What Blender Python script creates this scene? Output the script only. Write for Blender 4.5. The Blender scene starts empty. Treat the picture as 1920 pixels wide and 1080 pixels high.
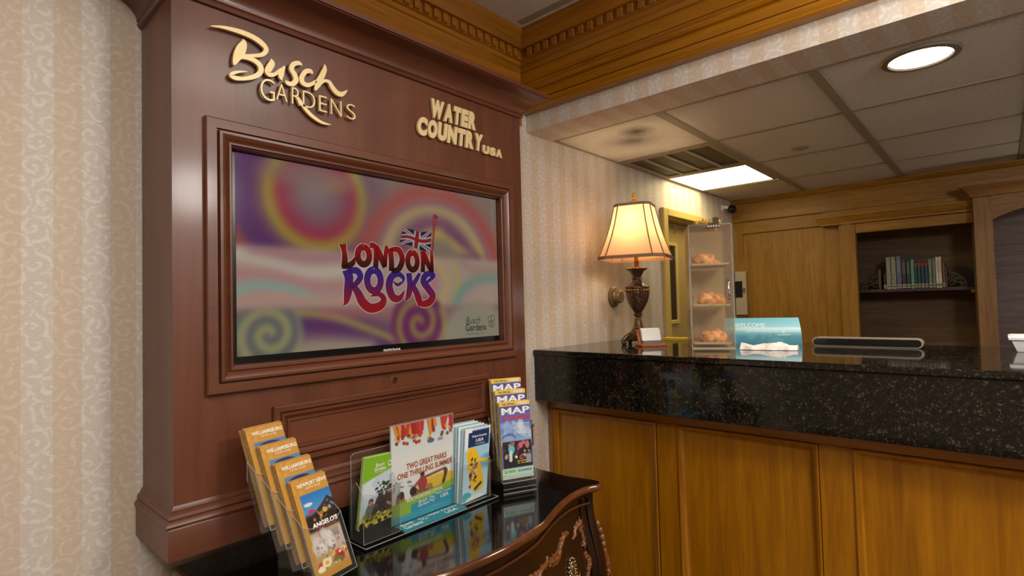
import bpy, bmesh, math, random
import numpy as np
from mathutils import Vector, Matrix
random.seed(7); np.random.seed(7)
S = bpy.context.scene
COL = S.collection
PI = math.pi
E = 1.5                                   # eye height; heights below are written relative to it

# ------------------------------------------------------------------ camera
cam = bpy.data.objects.new('camera', bpy.data.cameras.new('camera'))
COL.objects.link(cam)
cam.data.sensor_width = 36.0
cam.data.lens = 36.0 * 1023.14 / 1920.0
cam.data.clip_start = 0.02
right = Vector((0.66781, -0.743904, -0.025234)); up = Vector((-0.007275, -0.040422, 0.999156)); fwd = Vector((0.744296, 0.667063, 0.032406))
cam.matrix_world = Matrix(((right.x, up.x, -fwd.x, 0), (right.y, up.y, -fwd.y, 0), (right.z, up.z, -fwd.z, E), (0, 0, 0, 1)))
S.camera = cam

# ------------------------------------------------------------------ world, lights, exposure
S.view_settings.view_transform = 'Standard'
S.view_settings.look = 'None'
S.view_settings.gamma = 1.0
S.view_settings.use_curve_mapping = False
S.view_settings.exposure = 0.15
w = bpy.data.worlds.new('world'); S.world = w; w.use_nodes = True
w.node_tree.nodes['Background'].inputs[0].default_value = (1.0, 0.9, 0.8, 1)
w.node_tree.nodes['Background'].inputs[1].default_value = 0.12

def area(name, loc, target, size, power, color, size_y=None):
    d = bpy.data.lights.new(name, 'AREA'); d.energy = power; d.color = color
    d.shape = 'RECTANGLE'; d.size = size; d.size_y = size_y or size
    o = bpy.data.objects.new(name, d); COL.objects.link(o); o.location = loc
    o.rotation_euler = (Vector(target) - Vector(loc)).to_track_quat('-Z', 'Y').to_euler()
    return o
# ceiling troffers of the lobby and the daylight of its entrance, all outside the frame
area('lobby_troffer', (1.15, -0.15, E+1.24), (1.15, -0.15, 0), 0.6, 12, (1.0, 0.93, 0.84), 0.6)
area('lobby_troffer', (-0.45, -0.1, E+1.24), (-0.45, -0.1, 0), 0.6, 30, (1.0, 0.94, 0.86), 1.2)
area('lobby_troffer', (0.2, -1.6, E+1.24), (0.2, -1.6, 0), 0.6, 24, (1.0, 0.96, 0.9), 1.2)
def globe(loc, power, color, r):
    d = bpy.data.lights.new('fill_globe', 'POINT'); d.energy = power; d.color = color; d.shadow_soft_size = r
    o = bpy.data.objects.new('fill_globe', d); COL.objects.link(o); o.location = loc
globe((1.15, -0.75, E+0.74), 46, (1.0, 0.95, 0.89), 0.14)  # added unseen fill, brightening the header's right side and the lobby ceiling
globe((4.2, -0.80, E+0.05), 5, (1.0, 0.94, 0.90), 0.15)  # added unseen fill for the office, not a fixture of the room
area('entrance_daylight', (0.2, -3.0, E+0.3), (0.6, 1.4, E-0.1), 1.8, 5, (0.92, 0.95, 1.0), 1.6)

# ------------------------------------------------------------------ mesh builder
class MB:
    def __init__(s): s.v = []; s.f = []; s.m = []
    def add(s, vs, fs, m=0):
        b = len(s.v); s.v += [tuple(p) for p in vs]; s.f += [tuple(b+i for i in f) for f in fs]; s.m += [m]*len(fs); return s
    def quad(s, a, b, c, d, m=0): return s.add([a, b, c, d], [(0, 1, 2, 3)], m)
    def box(s, x0, x1, y0, y1, z0, z1, m=0, c=0.0, seg=1):
        if x0 > x1: x0, x1 = x1, x0
        if y0 > y1: y0, y1 = y1, y0
        if z0 > z1: z0, z1 = z1, z0
        if c > 0:
            bm = bmesh.new(); bmesh.ops.create_cube(bm, size=1)
            for v in bm.verts: v.co = ((x0+x1)/2+v.co.x*(x1-x0), (y0+y1)/2+v.co.y*(y1-y0), (z0+z1)/2+v.co.z*(z1-z0))
            bmesh.ops.bevel(bm, geom=bm.edges[:], offset=c, segments=seg, affect='EDGES', profile=0.5)
            bm.verts.index_update()
            s.add([v.co[:] for v in bm.verts], [[v.index for v in f.verts] for f in bm.faces], m); bm.free(); return s
        vs = [(x, y, z) for x in (x0, x1) for y in (y0, y1) for z in (z0, z1)]
        return s.add(vs, [(0, 1, 3, 2), (4, 6, 7, 5), (0, 4, 5, 1), (2, 3, 7, 6), (0, 2, 6, 4), (1, 5, 7, 3)], m)
    def sweep(s, path, prof, fn, closed=False, m=0, caps=True, side=1):
        """path: 2-D points; prof: (t outward, h); fn(a, b, h) -> 3-D point; mitred corners"""
        n = len(path); P = [Vector(p) for p in path]; rows = []
        for i in range(n):
            if closed: d1 = P[i]-P[i-1]; d2 = P[(i+1) % n]-P[i]
            else: d1 = P[i]-P[i-1] if i else P[1]-P[0]; d2 = P[i+1]-P[i] if i < n-1 else P[-1]-P[-2]
            d1.normalize(); d2.normalize()
            n1 = Vector((-d1.y, d1.x)); n2 = Vector((-d2.y, d2.x))
            k = 1+n1.dot(n2); mt = (n1+n2)/(k if k > 0.2 else 0.2)*side
            rows.append([fn(P[i].x+mt.x*t, P[i].y+mt.y*t, h) for t, h in prof])
        k = len(prof); vs = [p for r in rows for p in r]; fs = []
        for i in range(n if closed else n-1):
            j = (i+1) % n
            for q in range(k-1): fs.append((i*k+q, j*k+q, j*k+q+1, i*k+q+1))
        if caps and not closed: fs += [tuple(range(k)), tuple((n-1)*k+q for q in range(k))[::-1]]
        return s.add(vs, fs, m)
    def lathe(s, cx, cy, prof, n=24, m=0, fn=None, caps=True):
        fn = fn or (lambda a, b, h: (a, b, h)); k = len(prof)
        vs = [fn(cx+r*math.cos(2*PI*i/n), cy+r*math.sin(2*PI*i/n), z) for i in range(n) for r, z in prof]
        fs = [(i*k+q, ((i+1) % n)*k+q, ((i+1) % n)*k+q+1, i*k+q+1) for i in range(n) for q in range(k-1)]
        if caps: fs += [tuple(i*k for i in range(n))[::-1], tuple(i*k+k-1 for i in range(n))]
        return s.add(vs, fs, m)
    def tube(s, pts, rad, n=8, m=0, flat=1.0):
        P = [Vector(p) for p in pts]; k = len(P); vs = []; ref = Vector((0, 0, 1))
        for i in range(k):
            d = (P[min(i+1, k-1)]-P[max(i-1, 0)]).normalized()
            a = d.cross(ref)
            if a.length < 0.05: a = d.cross(Vector((0, 1, 0)))
            a.normalize(); b = a.cross(d).normalized()
            r = rad[i] if hasattr(rad, '__len__') else rad
            vs += [P[i]+a*(r*math.cos(2*PI*q/n))*flat+b*(r*math.sin(2*PI*q/n)) for q in range(n)]
        fs = [(i*n+q, i*n+(q+1) % n, (i+1)*n+(q+1) % n, (i+1)*n+q) for i in range(k-1) for q in range(n)]
        fs += [tuple(range(n))[::-1], tuple((k-1)*n+q for q in range(n))]
        return s.add(vs, fs, m)
    def prism(s, poly, fn, h0, h1, m=0, cap0=True):
        n = len(poly); vs = [fn(a, b, h0) for a, b in poly]+[fn(a, b, h1) for a, b in poly]
        fs = [(i, (i+1) % n, n+(i+1) % n, n+i) for i in range(n)]+[tuple(range(n, 2*n))]
        if cap0: fs.append(tuple(range(n))[::-1])
        return s.add(vs, fs, m)
    def ribbon(s, ctrl, fn, h0, h1, sub=6, m=0, grow=0.0):
        """flat stroke of varying width given as (a, b, width) control points"""
        c = smooth(ctrl, sub); k = len(c); L = []; R = []
        for i in range(k):
            d = Vector((c[min(i+1, k-1)][0]-c[max(i-1, 0)][0], c[min(i+1, k-1)][1]-c[max(i-1, 0)][1]))
            if d.length < 1e-9: d = Vector((1, 0))
            d.normalize(); hw = max(c[i][2], 0.0005)/2+grow
            L.append((c[i][0]-d.y*hw, c[i][1]+d.x*hw)); R.append((c[i][0]+d.y*hw, c[i][1]-d.x*hw))
        vs = [fn(*p, h) for h in (h0, h1) for p in L+R]; fs = []; o = 2*k
        for i in range(k-1):
            fs.append((o+i, o+i+1, o+k+i+1, o+k+i))
            if h0 != h1: fs += [(i, i+1, o+i+1, o+i), (k+i, o+k+i, o+k+i+1, k+i+1)]
        if h0 != h1: fs += [(0, o, o+k, k), (k-1, 2*k-1, o+2*k-1, o+k-1)]
        return s.add(vs, fs, m)
    def ball(s, c, r, nu=12, nv=8, m=0, sc=(1, 1, 1), jit=0.0, seed=0):
        rn = random.Random(seed); vs = [(c[0], c[1], c[2]-r*sc[2])]; 
        for j in range(1, nv):
            for i in range(nu):
                a = 2*PI*i/nu; b = -PI/2+PI*j/nv; q = r*(1+rn.uniform(-jit, jit))
                vs.append((c[0]+q*sc[0]*math.cos(b)*math.cos(a), c[1]+q*sc[1]*math.cos(b)*math.sin(a), c[2]+q*sc[2]*math.sin(b)))
        vs.append((c[0], c[1], c[2]+r*sc[2])); t = len(vs)-1
        fs = [(0, 1+(i+1) % nu, 1+i) for i in range(nu)]
        for j in range(nv-2): fs += [(1+j*nu+i, 1+j*nu+(i+1) % nu, 1+(j+1)*nu+(i+1) % nu, 1+(j+1)*nu+i) for i in range(nu)]
        fs += [(t, 1+(nv-2)*nu+i, 1+(nv-2)*nu+(i+1) % nu) for i in range(nu)]
        return s.add(vs, fs, m)
    def xf(s, fn): s.v = [tuple(fn(*p)) for p in s.v]; return s

def smooth(c, sub=6, closed=False):
    n = len(c); out = []
    for i in range(n if closed else n-1):
        p = [c[(i+k) % n] if closed else c[min(max(i+k, 0), n-1)] for k in (-1, 0, 1, 2)]
        for q in range(sub):
            t = q/sub
            out.append(tuple(0.5*(2*b+(d-a)*t+(2*a-5*b+4*d-e)*t*t+(-a+3*b-3*d+e)*t**3) for a, b, d, e in zip(*p)))
    if not closed: out.append(tuple(c[-1]))
    return out

def obj(name, mb, mats, parent=None, kind=None, sm=None, world=True, label=None, colors=None):
    me = bpy.data.meshes.new(name)
    off = parent.location if (parent is not None and world) else Vector((0, 0, 0))
    if parent is not None and world and parent.parent is not None: off = off+parent.parent.location
    me.from_pydata([(p[0]-off[0], p[1]-off[1], p[2]-off[2]) for p in mb.v], [], mb.f)
    for m in (mats if isinstance(mats, (list, tuple)) else [mats]): me.materials.append(m)
    me.polygons.foreach_set('material_index', mb.m)
    bm = bmesh.new(); bm.from_mesh(me); bmesh.ops.recalc_face_normals(bm, faces=bm.faces[:]); bm.to_mesh(me); bm.free()
    if colors is not None:
        at = me.color_attributes.new('Col', 'FLOAT_COLOR', 'POINT'); at.data.foreach_set('color', np.asarray(colors, dtype=np.float32).ravel())
    if sm is not None:
        me.polygons.foreach_set('use_smooth', [True]*len(me.polygons))
        if sm < 180: me.set_sharp_from_angle(angle=math.radians(sm))
    me.update()
    o = bpy.data.objects.new(name, me); COL.objects.link(o)
    if parent is not None: o.parent = parent
    if kind: o['kind'] = kind
    if label: o['label'] = label
    return o
def thing(name, label, cat, loc=(0, 0, 0), rotz=0.0, group=None, rot=None):
    o = bpy.data.objects.new(name, None); COL.objects.link(o); o.empty_display_size = 0.05
    o.location = loc; o.rotation_euler = rot or (0, 0, rotz); o['label'] = label; o['category'] = cat
    if group: o['group'] = group
    return o
def tag(o, label, cat, group=None):
    o['label'] = label; o['category'] = cat
    if group: o['group'] = group
    return o
def inst(src, name, parent, loc):
    o = src.copy(); o.name = name; COL.objects.link(o); o.parent = parent; o.location = loc; return o

_tc = {}
def text2d(body, bold=0.0, shear=0.0, res=3):
    """lettering as 2-D faces, scaled to a unit box"""
    key = (body, bold, shear, res)
    if key not in _tc:
        cu = bpy.data.curves.new('t', 'FONT'); cu.body = body; cu.offset = bold; cu.shear = shear; cu.resolution_u = res
        o = bpy.data.objects.new('t', cu); COL.objects.link(o)
        me = bpy.data.meshes.new_from_object(o.evaluated_get(bpy.context.evaluated_depsgraph_get()))
        v = np.array([p.co[:2] for p in me.vertices]); f = [tuple(p.vertices) for p in me.polygons]
        lo = v.min(0); hi = v.max(0); _tc[key] = ((v-lo)/(hi-lo), f, (hi-lo)[0]/(hi-lo)[1])
        bpy.data.objects.remove(o); bpy.data.curves.remove(cu); bpy.data.meshes.remove(me)
    return _tc[key]
def put_text(mb, body, fn, a0, a1, b0, b1, h, bold=0.0, shear=0.0, m=0, depth=0.0, res=3):
    v, f, _ = text2d(body, bold, shear, res)
    p = [(a0+(a1-a0)*x, b0+(b1-b0)*y) for x, y in v]
    if depth:
        n = len(p); cnt = {}
        for q in f:
            for i in range(len(q)):
                e = (q[i], q[(i+1) % len(q)]); cnt[e] = 1
        ed = [e for e in cnt if (e[1], e[0]) not in cnt]
        mb.add([fn(x, y, h) for x, y in p]+[fn(x, y, h+depth) for x, y in p], [tuple(i+n for i in q) for q in f]+[(a, b, b+n, a+n) for a, b in ed], m)
    else: mb.add([fn(x, y, h) for x, y in p], f, m)
    return mb

# ------------------------------------------------------------------ materials
def lin(c):
    c = np.asarray(c, float)/255.0
    return np.where(c <= 0.04045, c/12.92, ((c+0.055)/1.055)**2.4)
def L4(c): return tuple(float(x) for x in lin(c))+(1.0,)
def new_mat(name):
    m = bpy.data.materials.new(name); m.use_nodes = True; nt = m.node_tree
    return m, nt, nt.nodes['Principled BSDF']
def N(nt, t, **kw):
    n = nt.nodes.new(t)
    for k, v in kw.items():
        if k.startswith('i_'):
            key = k[2:].replace('_', ' '); n.inputs[int(key) if key.isdigit() else key].default_value = v
        else: setattr(n, k, v)
    return n
def plain(name, c, rough=0.5, metal=0.0, coat=0.0, emit=0.0, bump=0.0, bs=200.0, var=0.0):
    m, nt, b = new_mat(name)
    b.inputs['Base Color'].default_value = L4(c); b.inputs['Roughness'].default_value = rough; b.inputs['Metallic'].default_value = metal
    b.inputs['Coat Weight'].default_value = coat; b.inputs['Coat Roughness'].default_value = 0.08
    if emit: b.inputs['Emission Color'].default_value = L4(c); b.inputs['Emission Strength'].default_value = emit
    tc = N(nt, 'ShaderNodeTexCoord'); no = N(nt, 'ShaderNodeTexNoise', i_Scale=bs, i_Detail=4.0); nt.links.new(tc.outputs['Object'], no.inputs['Vector'])
    if bump:
        bp = N(nt, 'ShaderNodeBump', i_Strength=bump, i_Distance=0.002)
        nt.links.new(no.outputs['Fac'], bp.inputs['Height']); nt.links.new(bp.outputs[0], b.inputs['Normal'])
    if var:
        rp = N(nt, 'ShaderNodeValToRGB'); rp.color_ramp.elements[0].position = 0.35; rp.color_ramp.elements[1].position = 0.65
        rp.color_ramp.elements[0].color = L4(np.clip(np.array(c)*(1-var), 0, 255)); rp.color_ramp.elements[1].color = L4(np.clip(np.array(c)*(1+var), 0, 255))
        nt.links.new(no.outputs['Fac'], rp.inputs[0]); nt.links.new(rp.outputs[0], b.inputs['Base Color'])
    return m
def wood(name, dark, mid, light, axis, scale=14.0, rough=0.35, coat=0.3, stretch=0.07, fine=1.0, contrast=0.25):
    m, nt, b = new_mat(name); tc = N(nt, 'ShaderNodeTexCoord')
    sc = [scale]*3; sc['xyz'.index(axis)] = scale*stretch
    mp = N(nt, 'ShaderNodeMapping'); mp.inputs['Scale'].default_value = sc; nt.links.new(tc.outputs['Object'], mp.inputs[0])
    n1 = N(nt, 'ShaderNodeTexNoise', i_Scale=1.0, i_Detail=7.0, i_Roughness=0.62, i_Distortion=0.8); nt.links.new(mp.outputs[0], n1.inputs['Vector'])
    sc2 = [scale*9]*3; sc2['xyz'.index(axis)] = scale*0.35
    mp2 = N(nt, 'ShaderNodeMapping'); mp2.inputs['Scale'].default_value = sc2; nt.links.new(tc.outputs['Object'], mp2.inputs[0])
    n2 = N(nt, 'ShaderNodeTexNoise', i_Scale=1.0, i_Detail=3.0); nt.links.new(mp2.outputs[0], n2.inputs['Vector'])
    mx = N(nt, 'ShaderNodeMath', operation='MULTIPLY_ADD'); mx.inputs[1].default_value = 0.35*fine; nt.links.new(n2.outputs['Fac'], mx.inputs[0]); nt.links.new(n1.outputs['Fac'], mx.inputs[2])
    rp = N(nt, 'ShaderNodeValToRGB'); e = rp.color_ramp.elements; c0 = 0.5+0.17*fine
    e[0].position = c0-contrast; e[0].color = L4(dark); e[1].position = c0+contrast; e[1].color = L4(light)
    q = e.new(c0); q.color = L4(mid)
    nt.links.new(mx.outputs[0], rp.inputs[0]); nt.links.new(rp.outputs[0], b.inputs['Base Color'])
    bp = N(nt, 'ShaderNodeBump', i_Strength=0.08, i_Distance=0.001); nt.links.new(mx.outputs[0], bp.inputs['Height']); nt.links.new(bp.outputs[0], b.inputs['Normal'])
    b.inputs['Roughness'].default_value = rough; b.inputs['Coat Weight'].default_value = coat; b.inputs['Coat Roughness'].default_value = 0.15
    return m
def wallpaper(name, axis, shift, vaxis='z'):
    """striped paper (0.111 m repeat) with a scroll damask printed over it"""
    m, nt, b = new_mat(name); tc = N(nt, 'ShaderNodeTexCoord'); sp = N(nt, 'ShaderNodeSeparateXYZ'); nt.links.new(tc.outputs['Object'], sp.inputs[0])
    U = sp.outputs['XYZ'.index(axis.upper())]; V = sp.outputs['XYZ'.index(vaxis.upper())]
    def M(op, a, bb=None, c=None):
        n = N(nt, 'ShaderNodeMath', operation=op)
        for i, x in enumerate((a, bb, c)):
            if x is None: continue
            if isinstance(x, (int, float)): n.inputs[i].default_value = x
            else: nt.links.new(x, n.inputs[i])
        return n.outputs[0]
    st = M('FRACT', M('MULTIPLY', M('SUBTRACT', U, shift), 1/0.111))
    stripe = M('LESS_THAN', st, 0.51)                              # 1 on the pale stripe
    cb = N(nt, 'ShaderNodeCombineXYZ'); nt.links.new(U, cb.inputs[0]); nt.links.new(V, cb.inputs[1])
    nz = N(nt, 'ShaderNodeTexNoise', i_Scale=14.0, i_Detail=1.0); nt.links.new(cb.outputs[0], nz.inputs['Vector'])
    ad = N(nt, 'ShaderNodeVectorMath', operation='MULTIPLY_ADD'); ad.inputs[1].default_value = (0.03, 0.03, 0); nt.links.new(nz.outputs['Color'], ad.inputs[0]); nt.links.new(cb.outputs[0], ad.inputs[2])
    vo = N(nt, 'ShaderNodeTexVoronoi', voronoi_dimensions='2D', feature='F1', i_Scale=19.0, i_Randomness=0.85); nt.links.new(ad.outputs[0], vo.inputs['Vector'])
    sb = N(nt, 'ShaderNodeVectorMath', operation='SUBTRACT'); nt.links.new(ad.outputs[0], sb.inputs[0]); nt.links.new(vo.outputs['Position'], sb.inputs[1])
    s2 = N(nt, 'ShaderNodeSeparateXYZ'); nt.links.new(sb.outputs[0], s2.inputs[0])
    ang = M('ARCTAN2', s2.outputs[1], s2.outputs[0])
    sg = M('SUBTRACT', M('MULTIPLY', M('GREATER_THAN', M('FRACT', M('MULTIPLY', vo.outputs['Color'], 3.7)), 0.5), 2.0), 1.0)
    spi = M('SINE', M('ADD', M('MULTIPLY', ang, sg), M('MULTIPLY', vo.outputs['Distance'], 15.0)))
    leaf = N(nt, 'ShaderNodeTexNoise', i_Scale=34.0, i_Detail=2.0, i_Distortion=2.2); nt.links.new(cb.outputs[0], leaf.inputs['Vector'])
    f = M('ADD', M('MULTIPLY', spi, 0.5), M('MULTIPLY', M('SUBTRACT', leaf.outputs['Fac'], 0.5), 2.4))
    rp = N(nt, 'ShaderNodeValToRGB'); rp.color_ramp.elements[0].position = 0.10; rp.color_ramp.elements[1].position = 0.55; nt.links.new(f, rp.inputs[0])
    # woven weft
    wf = N(nt, 'ShaderNodeMapping'); wf.inputs['Scale'].default_value = (60, 520, 1); nt.links.new(cb.outputs[0], wf.inputs[0])
    wn = N(nt, 'ShaderNodeTexNoise', i_Scale=1.0, i_Detail=2.0); nt.links.new(wf.outputs[0], wn.inputs['Vector'])
    def mix(fac, a, bb):
        n = N(nt, 'ShaderNodeMix', data_type='RGBA')
        if isinstance(fac, float): n.inputs[0].default_value = fac
        else: nt.links.new(fac, n.inputs[0])
        for i, x in ((6, a), (7, bb)):
            if isinstance(x, tuple): n.inputs[i].default_value = x
            else: nt.links.new(x, n.inputs[i])
        return n.outputs[2]
    ground = mix(stripe, L4((205, 187, 166)), L4((208, 197, 185)))
    motif = mix(stripe, L4((214, 199, 181)), L4((221, 213, 205)))
    c = mix(rp.outputs[0], ground, motif)
    wv = N(nt, 'ShaderNodeMix', data_type='RGBA', blend_type='MULTIPLY'); wv.inputs[0].default_value = 0.3
    nt.links.new(c, wv.inputs[6]); nt.links.new(wn.outputs['Fac'], wv.inputs[7])
    g = N(nt, 'ShaderNodeMix', data_type='RGBA', blend_type='MULTIPLY'); g.inputs[0].default_value = 1.0; g.inputs[7].default_value = (1.12, 1.12, 1.12, 1); nt.links.new(wv.outputs[2], g.inputs[6])
    nt.links.new(g.outputs[2], b.inputs['Base Color'])
    b.inputs['Roughness'].default_value = 0.55; b.inputs['Specular IOR Level'].default_value = 0.25
    bp = N(nt, 'ShaderNodeBump', i_Strength=0.12, i_Distance=0.0006); nt.links.new(f, bp.inputs['Height']); nt.links.new(bp.outputs[0], b.inputs['Normal'])
    return m
def granite(name):
    m, nt, b = new_mat(name); tc = N(nt, 'ShaderNodeTexCoord')
    v1 = N(nt, 'ShaderNodeTexVoronoi', i_Scale=230.0); nt.links.new(tc.outputs['Object'], v1.inputs['Vector'])
    n1 = N(nt, 'ShaderNodeTexNoise', i_Scale=60.0, i_Detail=5.0, i_Roughness=0.7); nt.links.new(tc.outputs['Object'], n1.inputs['Vector'])
    sp = N(nt, 'ShaderNodeSeparateColor'); nt.links.new(v1.outputs['Color'], sp.inputs[0])
    ad = N(nt, 'ShaderNodeMath', operation='MULTIPLY_ADD'); ad.inputs[1].default_value = 0.45; nt.links.new(sp.outputs[0], ad.inputs[0]); nt.links.new(n1.outputs['Fac'], ad.inputs[2])
    rp = N(nt, 'ShaderNodeValToRGB'); e = rp.color_ramp.elements
    e[0].position = 0.55; e[0].color = L4((10, 9, 8)); e[1].position = 1.10; e[1].color = L4((74, 68, 53))
    for p, c in ((0.68, (16, 14, 11)), (0.79, (24, 21, 16)), (0.92, (34, 31, 24))): q = e.new(p); q.color = L4(c)
    nt.links.new(ad.outputs[0], rp.inputs[0]); nt.links.new(rp.outputs[0], b.inputs['Base Color'])
    b.inputs['Roughness'].default_value = 0.06; b.inputs['Specular IOR Level'].default_value = 0.55
    return m
def attr_mat(name, rough=0.3, emit=0.0, coat=0.0, base=True):
    m, nt, b = new_mat(name); a = N(nt, 'ShaderNodeVertexColor', layer_name='Col')
    if base: nt.links.new(a.outputs[0], b.inputs['Base Color'])
    else: b.inputs['Base Color'].default_value = (0.004, 0.004, 0.004, 1)
    if emit: nt.links.new(a.outputs[0], b.inputs['Emission Color']); b.inputs['Emission Strength'].default_value = emit
    b.inputs['Roughness'].default_value = rough; b.inputs['Coat Weight'].default_value = coat
    if not base: b.inputs['Specular IOR Level'].default_value = 0.35
    return m
def clear(name, tint=(1, 1, 1), haze=0.0, hazecol=(220, 215, 205), rough=0.03, refl=1.0):
    """thin clear plastic: see-through, Fresnel gloss, a little milkiness"""
    m, nt, b = new_mat(name); nt.nodes.remove(b); out = nt.nodes['Material Output']
    t = N(nt, 'ShaderNodeBsdfTransparent'); t.inputs[0].default_value = tint+(1,)
    g = N(nt, 'ShaderNodeBsdfGlossy', i_Roughness=rough); fr = N(nt, 'ShaderNodeLayerWeight'); pw = N(nt, 'ShaderNodeMath', operation='POWER'); pw.inputs[1].default_value = 4.0; nt.links.new(fr.outputs['Facing'], pw.inputs[0])
    fm = N(nt, 'ShaderNodeMath', operation='MULTIPLY_ADD'); fm.inputs[1].default_value = 0.6*refl; fm.inputs[2].default_value = 0.025*refl; nt.links.new(pw.outputs[0], fm.inputs[0])
    mx = N(nt, 'ShaderNodeMixShader'); nt.links.new(fm.outputs[0], mx.inputs[0]); nt.links.new(t.outputs[0], mx.inputs[1]); nt.links.new(g.outputs[0], mx.inputs[2])
    last = mx
    if haze:
        d = N(nt, 'ShaderNodeBsdfDiffuse'); d.inputs[0].default_value = L4(hazecol)
        m2 = N(nt, 'ShaderNodeMixShader'); m2.inputs[0].default_value = haze; nt.links.new(mx.outputs[0], m2.inputs[1]); nt.links.new(d.outputs[0], m2.inputs[2]); last = m2
    nt.links.new(last.outputs[0], out.inputs[0])
    return m
def tile_mat(name, c, stain=None):
    m, nt, b = new_mat(name); tc = N(nt, 'ShaderNodeTexCoord')
    n1 = N(nt, 'ShaderNodeTexNoise', i_Scale=260.0, i_Detail=3.0, i_Roughness=0.7); nt.links.new(tc.outputs['Object'], n1.inputs['Vector'])
    rp = N(nt, 'ShaderNodeValToRGB'); rp.color_ramp.elements[0].position = 0.30; rp.color_ramp.elements[1].position = 0.52
    rp.color_ramp.elements[0].color = L4(np.array(c)*0.72); rp.color_ramp.elements[1].color = L4(c); nt.links.new(n1.outputs['Fac'], rp.inputs[0])
    last = rp.outputs[0]
    if stain:
        vm = N(nt, 'ShaderNodeVectorMath', operation='DISTANCE'); vm.inputs[1].default_value = stain; nt.links.new(tc.outputs['Object'], vm.inputs[0])
        n2 = N(nt, 'ShaderNodeTexNoise', i_Scale=22.0, i_Detail=4.0); nt.links.new(tc.outputs['Object'], n2.inputs['Vector'])
        a = N(nt, 'ShaderNodeMath', operation='MULTIPLY_ADD'); a.inputs[1].default_value = 0.035; nt.links.new(n2.outputs['Fac'], a.inputs[0]); nt.links.new(vm.outputs['Value'], a.inputs[2])
        r2 = N(nt, 'ShaderNodeValToRGB'); r2.color_ramp.elements[0].position = 0.02; r2.color_ramp.elements[0].color = L4((122, 114, 100)); r2.color_ramp.elements[1].position = 0.12; r2.color_ramp.elements[1].color = (1, 1, 1, 1)
        nt.links.new(a.outputs[0], r2.inputs[0])
        mm = N(nt, 'ShaderNodeMix', data_type='RGBA', blend_type='MULTIPLY'); mm.inputs[0].default_value = 1.0; nt.links.new(last, mm.inputs[6]); nt.links.new(r2.outputs[0], mm.inputs[7]); last = mm.outputs[2]
    nt.links.new(last, b.inputs['Base Color']); b.inputs['Roughness'].default_value = 0.95; b.inputs['Specular IOR Level'].default_value = 0.1
    bp = N(nt, 'ShaderNodeBump', i_Strength=0.5, i_Distance=0.003); nt.links.new(n1.outputs['Fac'], bp.inputs['Height']); nt.links.new(bp.outputs[0], b.inputs['Normal'])
    return m

M = {}
CH = ((66, 32, 19), (96, 51, 30), (116, 66, 41))
for ax in 'xyz':
    M['cherry_'+ax] = wood('cherry_wood_'+ax, *CH, ax, scale=9.0, rough=0.42, coat=0.22, fine=0.6, contrast=0.34, stretch=0.1)
    M['oak_'+ax] = wood('amber_oak_'+ax, (114, 64, 1), (156, 99, 2), (178, 117, 6), ax, scale=22.0, rough=0.34, coat=0.4, contrast=0.42, fine=1.2)
    M['oakb_'+ax] = wood('office_oak_'+ax, (108, 70, 10), (144, 100, 22), (164, 120, 38), ax, scale=30.0, rough=0.5, coat=0.05, contrast=0.42, fine=1.4, stretch=.1)
    M['crown_'+ax] = wood('varnished_crown_oak_'+ax, (110, 66, 14), (154, 98, 26), (180, 122, 40), ax, scale=12.0, rough=0.26, coat=0.5, contrast=0.3)
M['ply'] = wood('dark_plywood', (74, 54, 34), (104, 78, 50), (124, 96, 64), 'y', scale=26.0, rough=0.6, coat=0.0, contrast=0.4, fine=1.4)
for ax in 'yz': M['oakr_'+ax] = wood('brown_red_oak_'+ax, (98, 64, 27), (134, 95, 46), (154, 115, 62), ax, scale=30.0, rough=0.5, coat=0.0, contrast=0.36, fine=1.4)
M['ply2'] = wood('grey_plywood', (74, 60, 56), (106, 88, 84), (126, 108, 102), 'y', scale=26.0, rough=0.6, coat=0.0, contrast=0.4, fine=1.4)
M['paper_x'] = wallpaper('striped_scroll_wallpaper', 'x', 0.178)
M['paper_y'] = wallpaper('striped_scroll_wallpaper_header', 'y', 0.853)
M['paper_s'] = wallpaper('striped_scroll_wallpaper_soffit', 'y', 0.853, 'x')
M['granite'] = granite('black_speckled_granite')
M['tile'] = tile_mat('mineral_ceiling_tile', (220, 212, 200))
M['stain'] = tile_mat('mineral_ceiling_tile_sooty', (220, 212, 200), (2.37, 1.285, E+0.83))
M['popcorn'] = tile_mat('textured_lobby_ceiling', (216, 204, 188))
M['grid'] = plain('ceiling_grid_paint', (150, 138, 118), 0.6)
M['black'] = plain('black_lacquer', (10, 8, 8), 0.09, coat=0.6)
M['chest'] = wood('dark_mahogany', (14, 6, 4), (25, 11, 7), (42, 19, 11), 'x', scale=10.0, rough=0.22, coat=0.6, contrast=0.25)
M['rim'] = wood('polished_mahogany_highlight', (50, 24, 12), (84, 46, 24), (112, 66, 36), 'x', scale=16.0, rough=0.16, coat=0.8, contrast=0.25)  # lighter than the carcass wood: lit highlight of the edge put into colour
M['carve'] = plain('carved_gilt_wood', (112, 66, 32), 0.34, coat=0.4, bump=0.15, bs=120, var=0.2)
M['pewter'] = plain('antique_brass_plate', (150, 130, 96), 0.3, 0.9, bump=0.5, bs=220)
M['gold'] = plain('satin_gold_letters', (232, 208, 156), 0.42, 0.2, bump=0.1, bs=500)
M['tvblack'] = plain('black_plastic', (9, 9, 10), 0.22, coat=0.2)
M['screen'] = attr_mat('lit_screen', 0.12, 0.62, 0.0, base=False)
M['print'] = attr_mat('glossy_print', 0.32, coat=0.2)
M['white'] = plain('white_print', (240, 238, 232), 0.4)
M['chrome'] = plain('chrome', (220, 220, 220), 0.08, 1.0)
M['brass'] = plain('brass', (214, 172, 84), 0.28, 0.3)
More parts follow.
